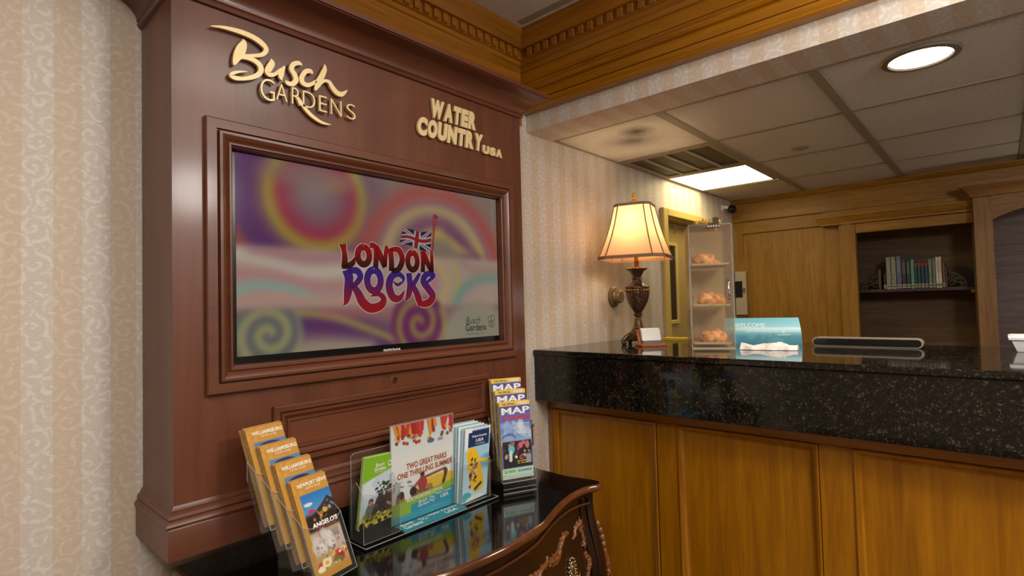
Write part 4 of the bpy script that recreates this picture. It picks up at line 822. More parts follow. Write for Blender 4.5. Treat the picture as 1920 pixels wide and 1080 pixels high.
# water park brochures in the right pocket
c = Canvas(60, 110, (236, 242, 244), .52)
c.grad(.12, 1, (150, 196, 222), (196, 224, 236), .0, 1); c.ell(.9, .5, .3, .10, (96, 160, 200), .8, .5)
for pth in (((.22, .34), (.30, .55), (.42, .78)), ((.34, .34), (.46, .6), (.56, .84)), ((.44, .42), (.6, .62), (.72, .82))):
    for a, b in zip(pth[:-1], pth[1:]): c.line(*a, *b, .13, (238, 190, 36))
c.line(.24, .34, .18, .55, .03, (226, 174, 28)).line(.55, .46, .92, .50, .05, (232, 186, 40))
c.blotch(.26, .42, .52, .82, 34, [(120, 74, 52), (60, 40, 36), (180, 126, 92), (210, 200, 200), (40, 34, 40)], (.025, .05), 31); c.line(.5, .86, .72, .80, .04, (44, 34, 34)); c.ell(.15, .93, .2, .06, (70, 176, 190)).ell(.5, 1.0, .4, .06, (226, 236, 238))
m_ = (c.V < .265)*(c.U > .12)*((c.U > .26)+(c.V > .06) > 0)*((c.U < .95)); c.mixin(m_*1.0, (26, 52, 104)); c.rect(0, 0, 1, .035, (240, 244, 246), 1, .004).rect(0, 0, .12, .3, (232, 240, 244), 1, .01)
wq = [(1.2001, E-.633), (1.3120, E-.629), (1.3400, E-.4034), (1.2237, E-.3998)]
for k in range(6):
    o = obj('brochure', MB().prism([(a-.007*k*(.4 if j < 2 else 1), b+.0035*k*(j > 1)) for j, (a, b) in enumerate(wq)], lambda a, b, h: (a, h, b), 1.315+.0082*k, 1.3180+.0082*k), M['white'] if k % 2 == 0 else plain('pale_blue_paper', (150, 190, 206), .5), None)
    tag(o, 'water slide brochure with navy heading at the front of the right acrylic pocket' if k == 0 else ['', 'pale blue brochure directly', 'white brochure second in the stack', 'pale blue brochure third in the stack', 'white brochure fourth in the stack', 'rearmost pale blue brochure of the stack'][k]+' behind the water slide brochure', 'brochure', None if k == 0 else 'stacked water park brochures')
    if k == 0:
        obj('cover', sheet(c, *[(a, 1.3146, b) for a, b in wq]), M['print'], o, world=False, colors=c.colors())
        wf = lambda a, b, h: (1.2237+a*.1163-(1-b)*.025, 1.3140, E-.3998-(1-b)*.231-a*.004)
        lt = MB(); put_text(lt, 'WaterCountry', wf, .26, .86, .86, .90, 0, .02, .25); put_text(lt, 'USA', wf, .42, .72, .80, .845, 0, .02, .2); put_text(lt, 'WILLIAMSBURG', wf, .40, .78, .765, .78, 0); obj('lettering', lt, M['white'], o, world=False)

# ---- three-tier map rack at the right end
th, lean, W, H = math.radians(-24), math.radians(5), .118, .262
hl = (1.380, 1.300, ZT); fr2 = holder_frame(hl, th, lean); tiers = [(-.002*i, .030*i, .046+.037*i) for i in range(3)]
hd = thing('map_rack', 'clear three-tier acrylic rack of maps at the right end of the chest', 'brochure holder', hl)
for i, O in enumerate(tiers):
    mbs = dict(front=MB(), back=MB(), edge=MB(), side=[]); pocket(mbs, fr2, O, W, .026, .05 if i else .012, .15, .004)
    obj('pocket', mbs['front'], M['acryl'], hd); obj('pocket_back', mbs['back'], M['acryl'], hd); obj('pocket_edge', mbs['edge'], M['aedge'], hd)
    for s_mb in mbs['side']: obj('pocket_side', s_mb, M['acryl'], hd)
g2 = lambda d, h, a: tuple(Vector(hl)+Vector((math.cos(th), math.sin(th), 0))*a+Vector((-math.sin(th), math.cos(th), 0))*d+Vector((0, 0, h)))
obj('base_block', MB().prism([(-.012, 0), (.10, 0), (.10, .10), (.07, .10), (.03, .036), (-.008, .036)], g2, -.004, W+.004), M['smoke'], hd)
obj('base_edge', MB().tube([g2(-.012, .002, -.004), g2(-.012, .002, W+.004)], .0018, 5).tube([g2(-.010, .016, -.004), g2(-.010, .016, W+.004)], .0012, 5).tube([g2(-.008, .036, -.004), g2(-.008, .036, W+.004)], .0012, 5), M['aedge'], hd)
c = Canvas(60, 130, (92, 108, 176), .45)
c.rect(-.1, -.1, 1.1, .055, (232, 196, 70)).grad(.055, .24, (70, 78, 158), (104, 112, 176)).grad(.24, .56, (70, 110, 186), (150, 176, 214))
c.blotch(0, .26, 1, .46, 18, [(200, 212, 230), (170, 190, 222)], (.06, .14), 41, .5).ell(.25, .47, .22, .05, (56, 62, 110), .7, .3).ell(.25, .485, .19, .045, (140, 168, 208), 1, .3)
c.rect(.04, .52, .98, .86, (34, 34, 40)).blotch(.06, .54, .9, .74, 26, [(196, 150, 130), (206, 90, 120), (90, 150, 200), (230, 226, 220), (80, 60, 56)], (.03, .07), 43)
c.ell(.32, .62, .10, .06, (96, 190, 206)).line(.30, .66, .28, .76, .05, (206, 214, 220)).ell(.34, .55, .05, .025, (150, 96, 70)).ell(.62, .58, .07, .04, (206, 100, 120)).ell(.84, .58, .07, .05, (176, 120, 110)).rect(.78, .70, .95, .82, (150, 152, 156))
c.rect(-.1, .865, 1.1, .95, (176, 206, 186)).rect(-.1, .95, 1.1, 1.1, (196, 216, 214))
mt_ = [('MAP', .06, .98, .075, .165, M['white'], .03, 0), ('THE OFFICIAL', .10, .52, .014, .042, navy, .01, 0), ('FREE', .62, .92, .010, .044, M['white'], .02, 0)]
mf = mt_+[('& COUPONS', .08, .98, .19, .245, red, .04, 0), ('YORKTOWN', .55, .94, .29, .305, M['white'], .02, 0), ('JAMESTOWN', .5, .94, .315, .33, M['white'], .02, 0), ('WILLIAMSBURG', .42, .94, .34, .355, M['white'], .02, 0), ('DINING', .62, .94, .365, .38, M['white'], .02, 0), ('LODGING', .58, .94, .39, .405, M['white'], .02, 0), ('SHOPPING', .56, .94, .415, .43, M['white'], .02, 0), ('$1800', .06, .42, .885, .925, green, .03, 0), ('IN SAVINGS', .5, .95, .892, .92, navy, .02, 0), ('See Inside', .48, .78, .77, .79, yellow, .02, .2), ('for Coupons', .5, .84, .80, .82, yellow, .02, .2)]
labs = ['MAP AND COUPONS leaflet fully in view at the front of the map rack', 'MAP leaflet showing only its heading in the middle tier of the map rack', 'MAP leaflet showing only its heading in the highest tier of the map rack']
for i, O in enumerate(tiers):
    for k in range(4):
        o = leaflet(W, H, .0042, pulp2, c if k == 0 else None, (mf if i == 0 else mt_) if k == 0 else ())
        o.location = fr2(O, -.0004*k, -.0052*k, .0008*(k % 2)); o.rotation_euler = (-lean, 0, th)
        tag(o, labs[i] if k == 0 else PLACE[k].replace('gold guide', 'yellow-edged leaflet')+['behind the front MAP leaflet', 'behind the middle tier MAP leaflet', 'behind the highest MAP leaflet'][i], 'brochure', 'map leaflets in the map rack' if k == 0 else ['leaflets in the front map tier', 'leaflets in the middle map tier', 'leaflets in the highest map tier'][i])

# ================================================================== things on the granite
ZG = E-.2105
# ---- table lamp
lp_loc = (2.495, 1.380, ZG)
lamp = thing('table_lamp', 'lit table lamp with cream panelled shade and dark bronze urn base', 'lamp', lp_loc, rotz=math.radians(196))
bronze = plain('antique_bronze', (70, 48, 30), 0.34, 0.35, coat=0.3, bump=0.35, bs=120, var=0.45)
giltb = plain('antique_gilt', (168, 122, 54), 0.35, 0.6, bump=0.2, bs=160, var=0.2)
O_ = dict(world=False)
mb = MB().lathe(0, 0, [(.001, .37), (.044, .372), (.050, .380), (.051, .384), (.047, .386), (.040, .376), (.030, .358), (.023, .345), (.021, .338), (.026, .336), (.026, .330), (.021, .326), (.024, .318), (.034, .304), (.046, .296), (.058, .293), (.061, .290), (.061, .284), (.057, .281), (.057, .266), (.060, .263), (.060, .258), (.057, .240), (.050, .215), (.038, .190), (.026, .170), (.018, .158), (.016, .154), (.024, .151), (.024, .146), (.015, .140), (.014, .132), (.017, .115), (.022, .095), (.030, .075), (.042, .058), (.052, .046), (.056, .040), (.056, .026), (.001, .026)][::-1], 28)
obj('urn', mb, bronze, lamp, sm=50, **O_)
mb = MB()
for i in range(24): a = 2*PI*i/24; mb.ball((.059*math.cos(a), .059*math.sin(a), .273), .006, 6, 4, sc=(1, 1, 1.1))
for i in range(20):
    a = 2*PI*i/20; mb.ball((.050*math.cos(a), .050*math.sin(a), .383), .0055, 6, 4)
for j in range(7):
    for i in range(10): a = 2*PI*(i+.5*(j % 2))/10; z = .132-.012*j; r = float(np.interp(z, [.05, .075, .095, .132], [.050, .030, .022, .014])); mb.ball((r*math.cos(a), r*math.sin(a), z), .0045, 6, 4)
obj('beading', mb, giltb, lamp, sm=60, kind='stuff', **O_)
for a in (0.5, 0.5+PI):
    c_, s2_ = math.cos(a), math.sin(a)
    pth = [(.052, .285), (.062, .300), (.066, .318), (.058, .330), (.046, .328), (.044, .316), (.052, .312)]
    mb = MB().tube([(r*c_, r*s2_, z) for r, z in smooth(pth, 5)], [.0075-.00012*i for i in range(31)], 8)
    mb.tube([(r*c_, r*s2_, z) for r, z in smooth([(.062, .284), (.070, .268), (.066, .248), (.056, .236)], 5)], .006, 8)
    obj('handle', mb, bronze, lamp, sm=60, **O_)
mb = MB().box(-.052, .052, -.052, .052, .018, .040, c=.004); obj('plinth', mb, bronze, lamp, **O_)
for a in (PI/4, 3*PI/4, 5*PI/4, 7*PI/4):
    c_, s2_ = math.cos(a), math.sin(a)
    mb = MB().tube([(r*c_, r*s2_, z) for r, z in smooth([(.040, .050), (.062, .046), (.080, .034), (.092, .018), (.090, .006), (.078, .007), (.076, .018), (.084, .022)], 5)], [.012-.0002*i for i in range(36)], 8)
    mb.ball((.086*c_, .086*s2_, .010), .010, 8, 6); obj('scroll_foot', mb, bronze, lamp, sm=60, **O_)
obj('candle_tube', MB().lathe(0, 0, [(.001, .38), (.012, .38), (.012, .418), (.013, .42), (.013, .424), (.010, .426), (.010, .47), (.001, .47)], 16), plain('amber_candle_tube', (176, 116, 36), 0.25, 0.5), lamp, sm=50, **O_)
def octa(a, c): return [(a, -(a-c)), (a, a-c), (a-c, a), (-(a-c), a), (-a, a-c), (-a, -(a-c)), (-(a-c), -a), (a-c, -a)]
shade, nt, b = new_mat('lampshade_silk'); nt.nodes.remove(b)
d1 = N(nt, 'ShaderNodeBsdfDiffuse'); d1.inputs[0].default_value = L4((214, 172, 138)); t1 = N(nt, 'ShaderNodeBsdfTranslucent'); t1.inputs[0].default_value = L4((250, 214, 172)); mx = N(nt, 'ShaderNodeMixShader'); mx.inputs[0].default_value = 0.42
nt.links.new(d1.outputs[0], mx.inputs[1]); nt.links.new(t1.outputs[0], mx.inputs[2]); nt.links.new(mx.outputs[0], nt.nodes['Material Output'].inputs[0])
trim_ = plain('shade_trim', (142, 104, 80), 0.7, bump=0.2, bs=500)
zb, zt_, ab, at, cb_, ct_ = .432, .706, .163, .088, .046, .026
lo = octa(ab, cb_); hi = octa(at, ct_)
for i in range(8):
    j = (i+1) % 8; n_ = 6; vs = []
    for q in range(n_+1):
        t = q/n_; bow = -.010*math.sin(PI*t)
        for p_, q_ in ((lo[i], hi[i]), (lo[j], hi[j])): x, y = p_[0]*(1-t)+q_[0]*t, p_[1]*(1-t)+q_[1]*t; r = math.hypot(x, y); vs.append((x*(1+bow/r), y*(1+bow/r), zb+(zt_-zb)*t))
    obj('shade_panel', MB().add(vs, [(2*q, 2*q+1, 2*q+3, 2*q+2) for q in range(n_)]), shade, lamp, **O_)
    pts = []
    for q in range(9): t = q/8; x, y = lo[i][0]*(1-t)+hi[i][0]*t, lo[i][1]*(1-t)+hi[i][1]*t; r = math.hypot(x, y); k_ = 1+(-.010*math.sin(PI*t)+.001)/r; pts.append((x*k_, y*k_, zb+(zt_-zb)*t))
    obj('shade_piping', MB().tube(pts, .0032, 6), trim_, lamp, **O_)
ring_ = lambda a, c, z0_, z1_: MB().sweep(octa(a, c), [(-.001, z0_), (.0035, z0_), (.0035, z1_), (-.001, z1_), (-.001, z0_)], lambda x, y, h: (x, y, h), closed=True, side=-1)
obj('shade_hem', ring_(ab, cb_, zb-.004, zb+.012), trim_, lamp, **O_); obj('shade_hem', ring_(at, ct_, zt_-.010, zt_+.003), trim_, lamp, **O_)
obj('harp', MB().tube([(0, .012, .45), (0, .045, .50), (0, .062, .58), (0, .045, .67), (0, 0, .70), (0, -.045, .67), (0, -.062, .58), (0, -.045, .50), (0, -.012, .45)], .0022, 6), M['brass'], lamp, sm=60, **O_)
obj('finial', MB().lathe(0, 0, [(.001, .700), (.025, .704), (.026, .720), (.021, .730), (.010, .733), (.009, .738), (.015, .742), (.016, .748), (.009, .754), (.011, .758), (.012, .764), (.007, .770), (.001, .774)], 16), M['brass'], lamp, sm=50, **O_)
bulb_m = plain('lit_bulb', (255, 214, 150), 0.4, emit=30.0)
obj('bulb', MB().ball((0, 0, .56), .026, 14, 10, sc=(1, 1, 1.2)).lathe(0, 0, [(.012, .47), (.013, .535)], 12), bulb_m, lamp, sm=60, **O_)
pl = bpy.data.lights.new('lamp_bulb_light', 'POINT'); pl.energy = 2.3; pl.color = (1.0, 0.87, 0.58); pl.shadow_soft_size = .034
po_ = bpy.data.objects.new('lamp_bulb_light', pl); COL.objects.link(po_); po_.parent = lamp; po_.location = (0, 0, .60)

# ---- business card holder and its cards
fc = (2.345, 1.292, ZG); cth = math.radians(-37)
chd = thing('card_holder', 'small wooden business card holder beside the lamp foot', 'card holder', fc, rotz=cth)
orw = wood('reddish_card_holder_wood', (120, 66, 34), (176, 104, 60), (200, 128, 80), 'x', scale=30, rough=.4)
obj('base', MB().box(0, .13, -.02, .06, 0, .013, c=.003), orw, chd, **O_); obj('slot_bar', MB().box(.018, .122, .004, .012, .013, .026, c=.001), plain('grey_slot', (110, 112, 120), .4), chd, **O_); obj('back_rest', MB().prism([(.034, .013), (.05, .013), (.066, .076), (.062, .077)], lambda a, b, h: (h, a, b), .012, .126), orw, chd, **O_)
Rz = Matrix.Rotation(cth, 4, 'Z')
for k in range(6):
    o = obj('business_card', MB().box(.020, .116, 0, .0022, 0, .055), M['white'], None, world=False)
    o.location = Vector(fc)+Rz@Vector((0, .0135+.0028*k, .0265+.001*k)); o.rotation_euler = (-.24, 0, cth); tag(o, ('frontmost white business card leaning in the wooden holder by the lamp', 'white business card just behind the frontmost one in the wooden holder', 'third white business card from the front of the wooden holder', 'fourth white business card from the front of the wooden holder', 'white business card last but one in the wooden holder', 'rearmost white business card against the back rest of the wooden holder')[k], 'card', 'business cards in the holder')

# ---- clear pastry case
pc_loc = (2.316, 1.020, ZG); pth_ = -1.079; W, D, H = .178, .27, .546
pc = thing('pastry_case', 'tall clear acrylic three-shelf pastry case on the granite', 'display case', pc_loc, rotz=pth_)
frost = clear('milky_acrylic', (0.95, 0.93, 0.9), 0.24, (206, 184, 144), refl=.35); frost2 = clear('frosted_acrylic_back', (0.9, 0.88, 0.82), 0.7, (204, 182, 142), rough=.4, refl=0.0)
t = .004
door = obj('door', MB().box(0, W, 0, t, .004, H), clear('clear_acrylic_door', (0.97, 0.96, 0.94), 0.05, (214, 200, 184), refl=.4), pc, **O_)
for x in (0, W-t): obj('side_panel', MB().box(x, x+t, t, D, .0, H), frost, pc, **O_)
obj('back_panel', MB().box(t, W-t, D-t, D, 0, H), frost2, pc, **O_); obj('top_panel', MB().box(0, W, t, D, H-t, H), frost, pc, **O_); obj('bottom_panel', MB().box(0, W, 0, D, 0, .004), frost2, pc, **O_)
ed = MB()
for x in (0, W): ed.tube([(x, 0, 0), (x, 0, H)], .0013, 5)
ed.tube([(0, 0, H), (W, 0, H)], .0013, 5).tube([(0, 0, .001), (W, 0, .001)], .0013, 5).tube([(0, 0, H), (0, D, H)], .0013, 5)
obj('case_edge', ed, M['aedge'], pc, **O_)
dk = plain('dark_tray_edge', (74, 56, 60), .3)
for z in (.018, .186, .366):
    tr_ = obj('tray', MB().box(.012, W-.012, .018, D-.02, z, z+.004).box(.012, W-.012, .018, .021, z, z+.010), frost2, pc, **O_)
    obj('tray_edge', MB().tube([(.013, .02, z+.045), (.013, .02, z+.002), (W-.013, .02, z+.002), (W-.013, .02, z+.045)], .0016, 5), dk, tr_, **O_)
obj('hinge_strip', MB().box(-.002, .006, .03, .034, .10, .40), M['aedge'], pc, **O_)
mb = MB().tube(smooth([(.158, -.004, .205), (.157, -.020, .215), (.155, -.026, .245), (.155, -.024, .270), (.156, -.016, .290), (.155, -.004, .300)], 4), [.0035+.0025*math.sin(PI*i/20) for i in range(21)], 8); obj('handle', mb, M['chrome'], door, sm=60, label='curved chrome handle', **O_)
cl = MB()
for i in range(7): cl.ball((.035+.016*i, .012+.02*(i % 2), H+.010+.004*(i % 3)), .009, 7, 5, jit=.25, seed=i)
obj('clasp', cl, M['brass'], pc, label='shiny brass clasp on the top', **O_)
cl = MB().box(.078, .128, -.006, .03, H-.012, H+.004, c=.002).box(.10, .128, .0, .03, H+.004, H+.030, c=.003)
for i in range(5): cl.ball((.082+.011*i, -.006, H-.012), .006, 7, 5)
obj('latch', cl, M['chrome'], pc, label='chrome latch at the door top', **O_)
crust = plain('baked_crust', (200, 140, 84), .6, bump=.6, bs=45, var=.22)
Rp = Matrix.Rotation(pth_, 4, 'Z')
def pastry(x, y, z, sx, sy, sz, seed, lab):
    mb = MB().ball((0, 0, 0), 1, 22, 14); rn = random.Random(seed); ph = [rn.uniform(0, 6) for _ in range(4)]
    def f(a, b, c): k_ = 1+.06*math.sin(5*a+ph[0])*math.sin(4*b+ph[1])+.05*math.sin(9*b+7*c+ph[2])+.05*math.cos(7*a+ph[3]); return (a*sx*k_, b*sy*k_, (max(c, -.55)*k_+.55)*sz/1.55)
    o = obj('pastry', mb.xf(f), crust, None, world=False, sm=60); o.location = Vector(pc_loc)+Rp@Vector((x, y, z)); o.rotation_euler = (0, 0, pth_+rn.uniform(-.2, .2)); tag(o, lab, 'pastry', 'pastries in the clear case')
pastry(.068, .075, .3705, .050, .042, .055, 1, 'golden pastry at the front of the top shelf'); pastry(.112, .150, .3705, .036, .034, .036, 2, 'smaller pastry behind on the top shelf')
pastry(.078, .085, .1905, .047, .042, .060, 3, 'left pastry of the pair on the middle shelf'); pastry(.128, .125, .1905, .036, .040, .054, 4, 'right pastry of the pair on the middle shelf')
pastry(.106, .072, .0225, .052, .040, .060, 5, 'large pastry at the front of the bottom shelf'); pastry(.080, .160, .0225, .042, .036, .050, 6, 'pastry at the back of the bottom shelf')

# ---- welcome card, crumpled paper, bar, tray, pad
a_ = Vector((2.700, 1.025, ZG)); b_ = Vector((2.785, .697, ZG)); u_ = (b_-a_).normalized(); n_ = Vector((u_.y, -u_.x, 0)); n_ = n_ if n_.x < 0 else -n_
Lw = (b_-a_).length; Hw = .122
wc = thing('welcome_card', 'folded teal WELCOME card standing on the counter beside the pastry case', 'sign', tuple(a_))
wp = lambda a, d, h: tuple(a_+u_*a+n_*d+Vector((0, 0, h)))
teal = plain('teal_card', (92, 160, 176), .35, coat=.2)
bow = lambda t: .030*(1-t)+.006*math.sin(PI*t)
mb = MB(); k_ = 9; vs = []
for q in range(k_):
    t_ = q/(k_-1)
    for a in (0, Lw-.012*t_*t_): vs.append(wp(a, bow(t_), Hw*t_))
for q in range(k_):
    t_ = q/(k_-1)
    for a in (0, Lw-.012*t_*t_): vs.append(wp(a, bow(t_)-.0015, Hw*t_))
fs = [(2*q, 2*q+1, 2*q+3, 2*q+2) for q in range(k_-1)]+[(2*k_+2*q, 2*k_+2*q+2, 2*k_+2*q+3, 2*k_+2*q+1) for q in range(k_-1)]+[(2*q, 2*q+2, 2*k_+2*q+2, 2*k_+2*q) for q in range(k_-1)]+[(2*q+1, 2*k_+2*q+1, 2*k_+2*q+3, 2*q+3) for q in range(k_-1)]
obj('front_leaf', mb.add(vs, fs), teal, wc, sm=60)
obj('back_leaf', MB().add([wp(0, -.03, 0), wp(Lw, -.03, 0), wp(Lw-.012, 0, Hw), wp(0, 0, Hw), wp(0, -.0315, 0), wp(Lw, -.0315, 0), wp(Lw-.012, -.0015, Hw), wp(0, -.0015, Hw)], [(0, 1, 2, 3), (7, 6, 5, 4), (0, 4, 5, 1), (1, 5, 6, 2), (2, 6, 7, 3), (3, 7, 4, 0)]), teal, wc)
c = Canvas(90, 44, (96, 166, 186), 2.7)
c.grad(0, .30, (108, 178, 198), (120, 188, 206)); c.mixin(np.exp(-((c.V-.42)/.11)**2)*.85, (206, 228, 236)); c.grad(.58, 1, (70, 136, 156), (56, 124, 148)); c.mixin(np.exp(-((c.V-.58)/.08)**2)*.8, (110, 166, 182)); c.rect(-.1, 0, .14, 1.1, (136, 196, 212), .6, .04); c.blotch(.2, .62, .95, .95, 14, [(96, 160, 176), (64, 130, 150)], (.02, .06), 3, .5)
mb = sheet(c, (0, 0, 0), (1, 0, 0), (1, 0, 1), (0, 0, 1)); mb.xf(lambda x, y, z: wp(x*(Lw-.012*z*z), bow(z)+.0006, z*Hw)); obj('printed_face', mb, M['print'], wc, colors=c.colors())
lt = MB(); wl = lambda a, b, h: wp(a, bow(b/Hw)+.0013, b)
pale = plain('pale_ink', (222, 236, 240), .4)
put_text(lt, 'WELCOME', wl, .050, .185, .078, .098, 0); put_text(lt, 'COUNTRY', wl, .238, .292, .040, .047, 0); lt.ribbon([(.264, .051, .002), (.264, .060, .005), (.269, .062, .002)], wl, 0, 0, 3); obj('lettering', lt, pale, wc)

cr = MB(); nx_, ny_ = 34, 12; rn = random.Random(8); vs = []
for layer in range(2):
    for i in range(nx_):
        for j in range(ny_):
            u = i/(nx_-1); v = j/(ny_-1); env = math.sin(PI*v)**.5
            zz = (.013+.008*abs(math.sin(6*u+2.2*v))+.004*math.sin(15*u+4*v)+.010*math.exp(-((u-.64)/.13)**2)+rn.uniform(-.0015, .0015))*env+.003 if layer == 0 else .001
            vs.append((u*.215, (v-.5)*.09*(1+.15*math.sin(5*u))+.004*math.sin(20*u), zz))
fs = []
for layer in range(2):
    o_ = layer*nx_*ny_; fs += [(o_+i*ny_+j, o_+(i+1)*ny_+j, o_+(i+1)*ny_+j+1, o_+i*ny_+j+1) for i in range(nx_-1) for j in range(ny_-1)]
rim_ = [(i, 0) for i in range(nx_)]+[(nx_-1, j) for j in range(1, ny_)]+[(i, ny_-1) for i in range(nx_-2, -1, -1)]+[(0, j) for j in range(ny_-2, 0, -1)]
for (i, j), (i2, j2) in zip(rim_, rim_[1:]+rim_[:1]): fs.append((i*ny_+j, i2*ny_+j2, nx_*ny_+i2*ny_+j2, nx_*ny_+i*ny_+j))
o = obj('crumpled_paper', cr.add(vs, fs), plain('white_tissue', (206, 198, 196), .8, bump=.4, bs=90, var=.06), None, world=False)
o.location = (2.405, .840, ZG); o.rotation_euler = (0, 0, math.radians(-80)); tag(o, 'crumpled white paper lying in front of the teal card', 'paper')

def stadium(y0, y1, z0, z1, n=8):
    r = (z1-z0)/2; zc = (z0+z1)/2; return [(y1-r+r*math.cos(t), zc+r*math.sin(t)) for t in np.linspace(-PI/2, PI/2, n)]+[(y0+r+r*math.cos(t), zc+r*math.sin(t)) for t in np.linspace(PI/2, 3*PI/2, n)]
br = thing('low_bar', 'long low black bar with silver rim lying on the counter', 'bar', (2.68, .43, ZG))
silver = plain('silver_rim', (176, 168, 158), .3, .6)
obj('rim', MB().prism(stadium(.236, .628, ZG+.001, ZG+.040), lambda a, b, h: (h, a, b), 2.668, 2.72), silver, br, sm=40)
obj('black_face', MB().prism(stadium(.241, .623, ZG+.006, ZG+.035), lambda a, b, h: (h, a, b), 2.664, 2.67), M['tvblack'], br)
tr = thing('white_tray', 'shallow white plastic tray on the counter at the right edge of the photo', 'tray', (2.72, -.13, ZG))
P_ = [(2.64, -.022), (2.64, -.30), (2.83, -.30), (2.83, -.022)]
wpl = plain('white_plastic', (214, 212, 214), .35)
obj('wall', MB().sweep(P_, [(-.012, .001), (.002, .040), (.002, .044), (-.006, .044), (-.010, .040), (-.022, .006)], lambda a, b, h: (a, b, ZG+h), closed=True, side=-1), wpl, tr, sm=30)
obj('bottom', MB().box(2.655, 2.815, -.285, -.037, ZG+.001, ZG+.006), wpl, tr)
obj('rim', MB().sweep(P_, [(.002, .042), (.010, .044), (.011, .052), (.004, .055), (-.004, .052), (-.004, .044)], lambda a, b, h: (a, b, ZG+h), closed=True, side=-1), wpl, tr, sm=40)
o = thing('yellow_notepad', 'yellow notepad lying at the back edge of the counter behind the pastry case', 'notepad', (2.83, 1.34, ZG))
obj('pages', MB().box(2.79, 2.875, 1.27, 1.405, ZG+.002, ZG+.013), plain('yellow_pages', (206, 178, 40), .7, var=.05), o); obj('backing', MB().box(2.789, 2.876, 1.269, 1.406, ZG, ZG+.002), plain('cardboard', (150, 120, 80), .8), o)

# ================================================================== office wall and ceiling fittings
dl = thing('wall_dial', 'round brass dial on the striped wallpaper left of the lamp', 'dial', (2.72, YW, E+.035))
WY = lambda a, b, h: (2.72+a, YW-h, E+.035+b)
dm = plain('aged_brass', (132, 112, 78), .4, .25, var=.1)
obj('plate', MB().lathe(0, 0, [(.001, 0), (.058, 0), (.058, .010), (.050, .016), (.044, .018), (.001, .018)], 28, fn=WY), dm, dl, sm=40); obj('knob', MB().lathe(0, 0, [(.001, .018), (.040, .018), (.042, .026), (.036, .034), (.036, .050), (.032, .054), (.001, .054)], 28, fn=WY).box(2.718, 2.722, YW-.058, YW-.053, E+.02, E+.062), dm, dl, sm=40)
sc = thing('security_camera', 'small black ball camera on a pale bracket in the far ceiling corner', 'camera', (4.46, 1.60, E+.735))
obj('ball', MB().ball((4.46, 1.592, E+.733), .036, 18, 12), M['tvblack'], sc, sm=60); obj('bracket', MB().tube([(4.44, YW-.002, E+.75), (4.44, 1.64, E+.755), (4.45, 1.61, E+.745)], .014, 10).lathe(4.44, E+.75, [(.001, .0), (.028, .0), (.026, .012), (.001, .014)], 16, fn=lambda a, b, h: (a, YW-h, b)), wpl, sc, sm=50); obj('lens', MB().ball((4.432, 1.578, E+.727), .014, 10, 8), plain('lens_glass', (4, 4, 6), .05), sc, sm=60)
rd = thing('card_reader', 'beige wall box with a dark window on the oak wall behind the case', 'wall box', (XB-.01, 1.61, E+.06))
obj('wall_box', MB().box(XB-.03, XB, 1.562, 1.652, E-.125, E+.235, c=.004), plain('beige_enclosure', (176, 160, 136), .5), rd); obj('window', MB().box(XB-.035, XB-.029, 1.592, 1.650, E+.02, E+.155, c=.002), M['tvblack'], rd); obj('knob', MB().lathe(1.574, E+.088, [(.001, 0), (.006, 0), (.006, .014), (.012, .018), (.012, .028), (.001, .03)], 12, fn=lambda a, b, h: (XB-.03-h, a, b)), M['pewter'], rd, sm=50)

pan_m = plain('troffer_diffuser', (255, 240, 188), .5, emit=8.5)
cl_ = thing('ceiling_light', 'bright rectangular ceiling light panel beside the air vent', 'light', (3.71, 1.39, ZC))
x0, x1, y0, y1 = 3.435, 3.985, 1.135, 1.640
obj('frame', MB().sweep([(x0-.018, y0-.018), (x1+.02, y0-.018), (x1+.02, y1+.012), (x0-.018, y1+.012)], [(0, .008), (0, -.006), (-.02, -.006), (-.02, .008)], lambda a, b, h: (a, b, ZC+h), closed=True, side=-1), M['grid'], cl_); obj('diffuser', MB().box(x0, x1, y0, y1, ZC-.004, ZC+.006), pan_m, cl_)
vt = thing('air_vent', 'dark slotted air vent in the ceiling beside the bright panel', 'vent', (3.14, 1.38, ZC))
x0, x1, y0, y1 = 2.870, 3.405, 1.135, 1.640
obj('frame', MB().sweep([(x0-.045, y0-.04), (x1+.008, y0-.04), (x1+.008, y1+.012), (x0-.045, y1+.012)], [(0, .008), (0, -.006), (-.03, -.007), (-.042, -.002), (-.042, .008)], lambda a, b, h: (a, b, ZC+h), closed=True, side=-1), M['grid'], vt)
obj('duct', MB().box(x0-.01, x1+.01, y0-.01, y1+.01, ZC+.022, ZC+.028), plain('dark_duct', (40, 34, 28), .9), vt)
lv = plain('vent_blade', (74, 64, 48), .6)
for i in range(4):
    ya = y0+(y1-y0)*i/4
    obj('blade', MB().box(x0, x1, ya+.002, ya+.124, ZC+.004, ZC+.006), lv, vt)
    if i: obj('divider', MB().box(x0, x1, ya-.004, ya+.004, ZC-.006, ZC+.010), plain('vent_divider_paint', (206, 190, 156), .5), vt)
rl = thing('recessed_downlight', 'round recessed downlight glowing in the ceiling at the upper right', 'light', (2.356, .178, ZC))
RZ = lambda a, b, h: (2.356+a, .178+b, ZC+h)
obj('trim_ring', MB().lathe(0, 0, [(.088, -.002), (.094, -.010), (.112, -.008), (.118, .0), (.088, .0)], 40, fn=RZ, caps=False), plain('bronze_grey_ring', (128, 116, 98), .4, .2), rl, sm=40); obj('lens', MB().lathe(0, 0, [(.001, -.005), (.09, -.004), (.09, .0), (.001, .0)], 40, fn=RZ), M['downlens'], rl)
d = bpy.data.lights.new('downlight_beam', 'AREA'); d.shape = 'DISK'; d.size = .16; d.energy = 9; d.color = (1.0, .86, .66); d.spread = 2.2
o = bpy.data.objects.new('downlight_beam', d); COL.objects.link(o); o.parent = rl; o.location = (0, 0, -.014)
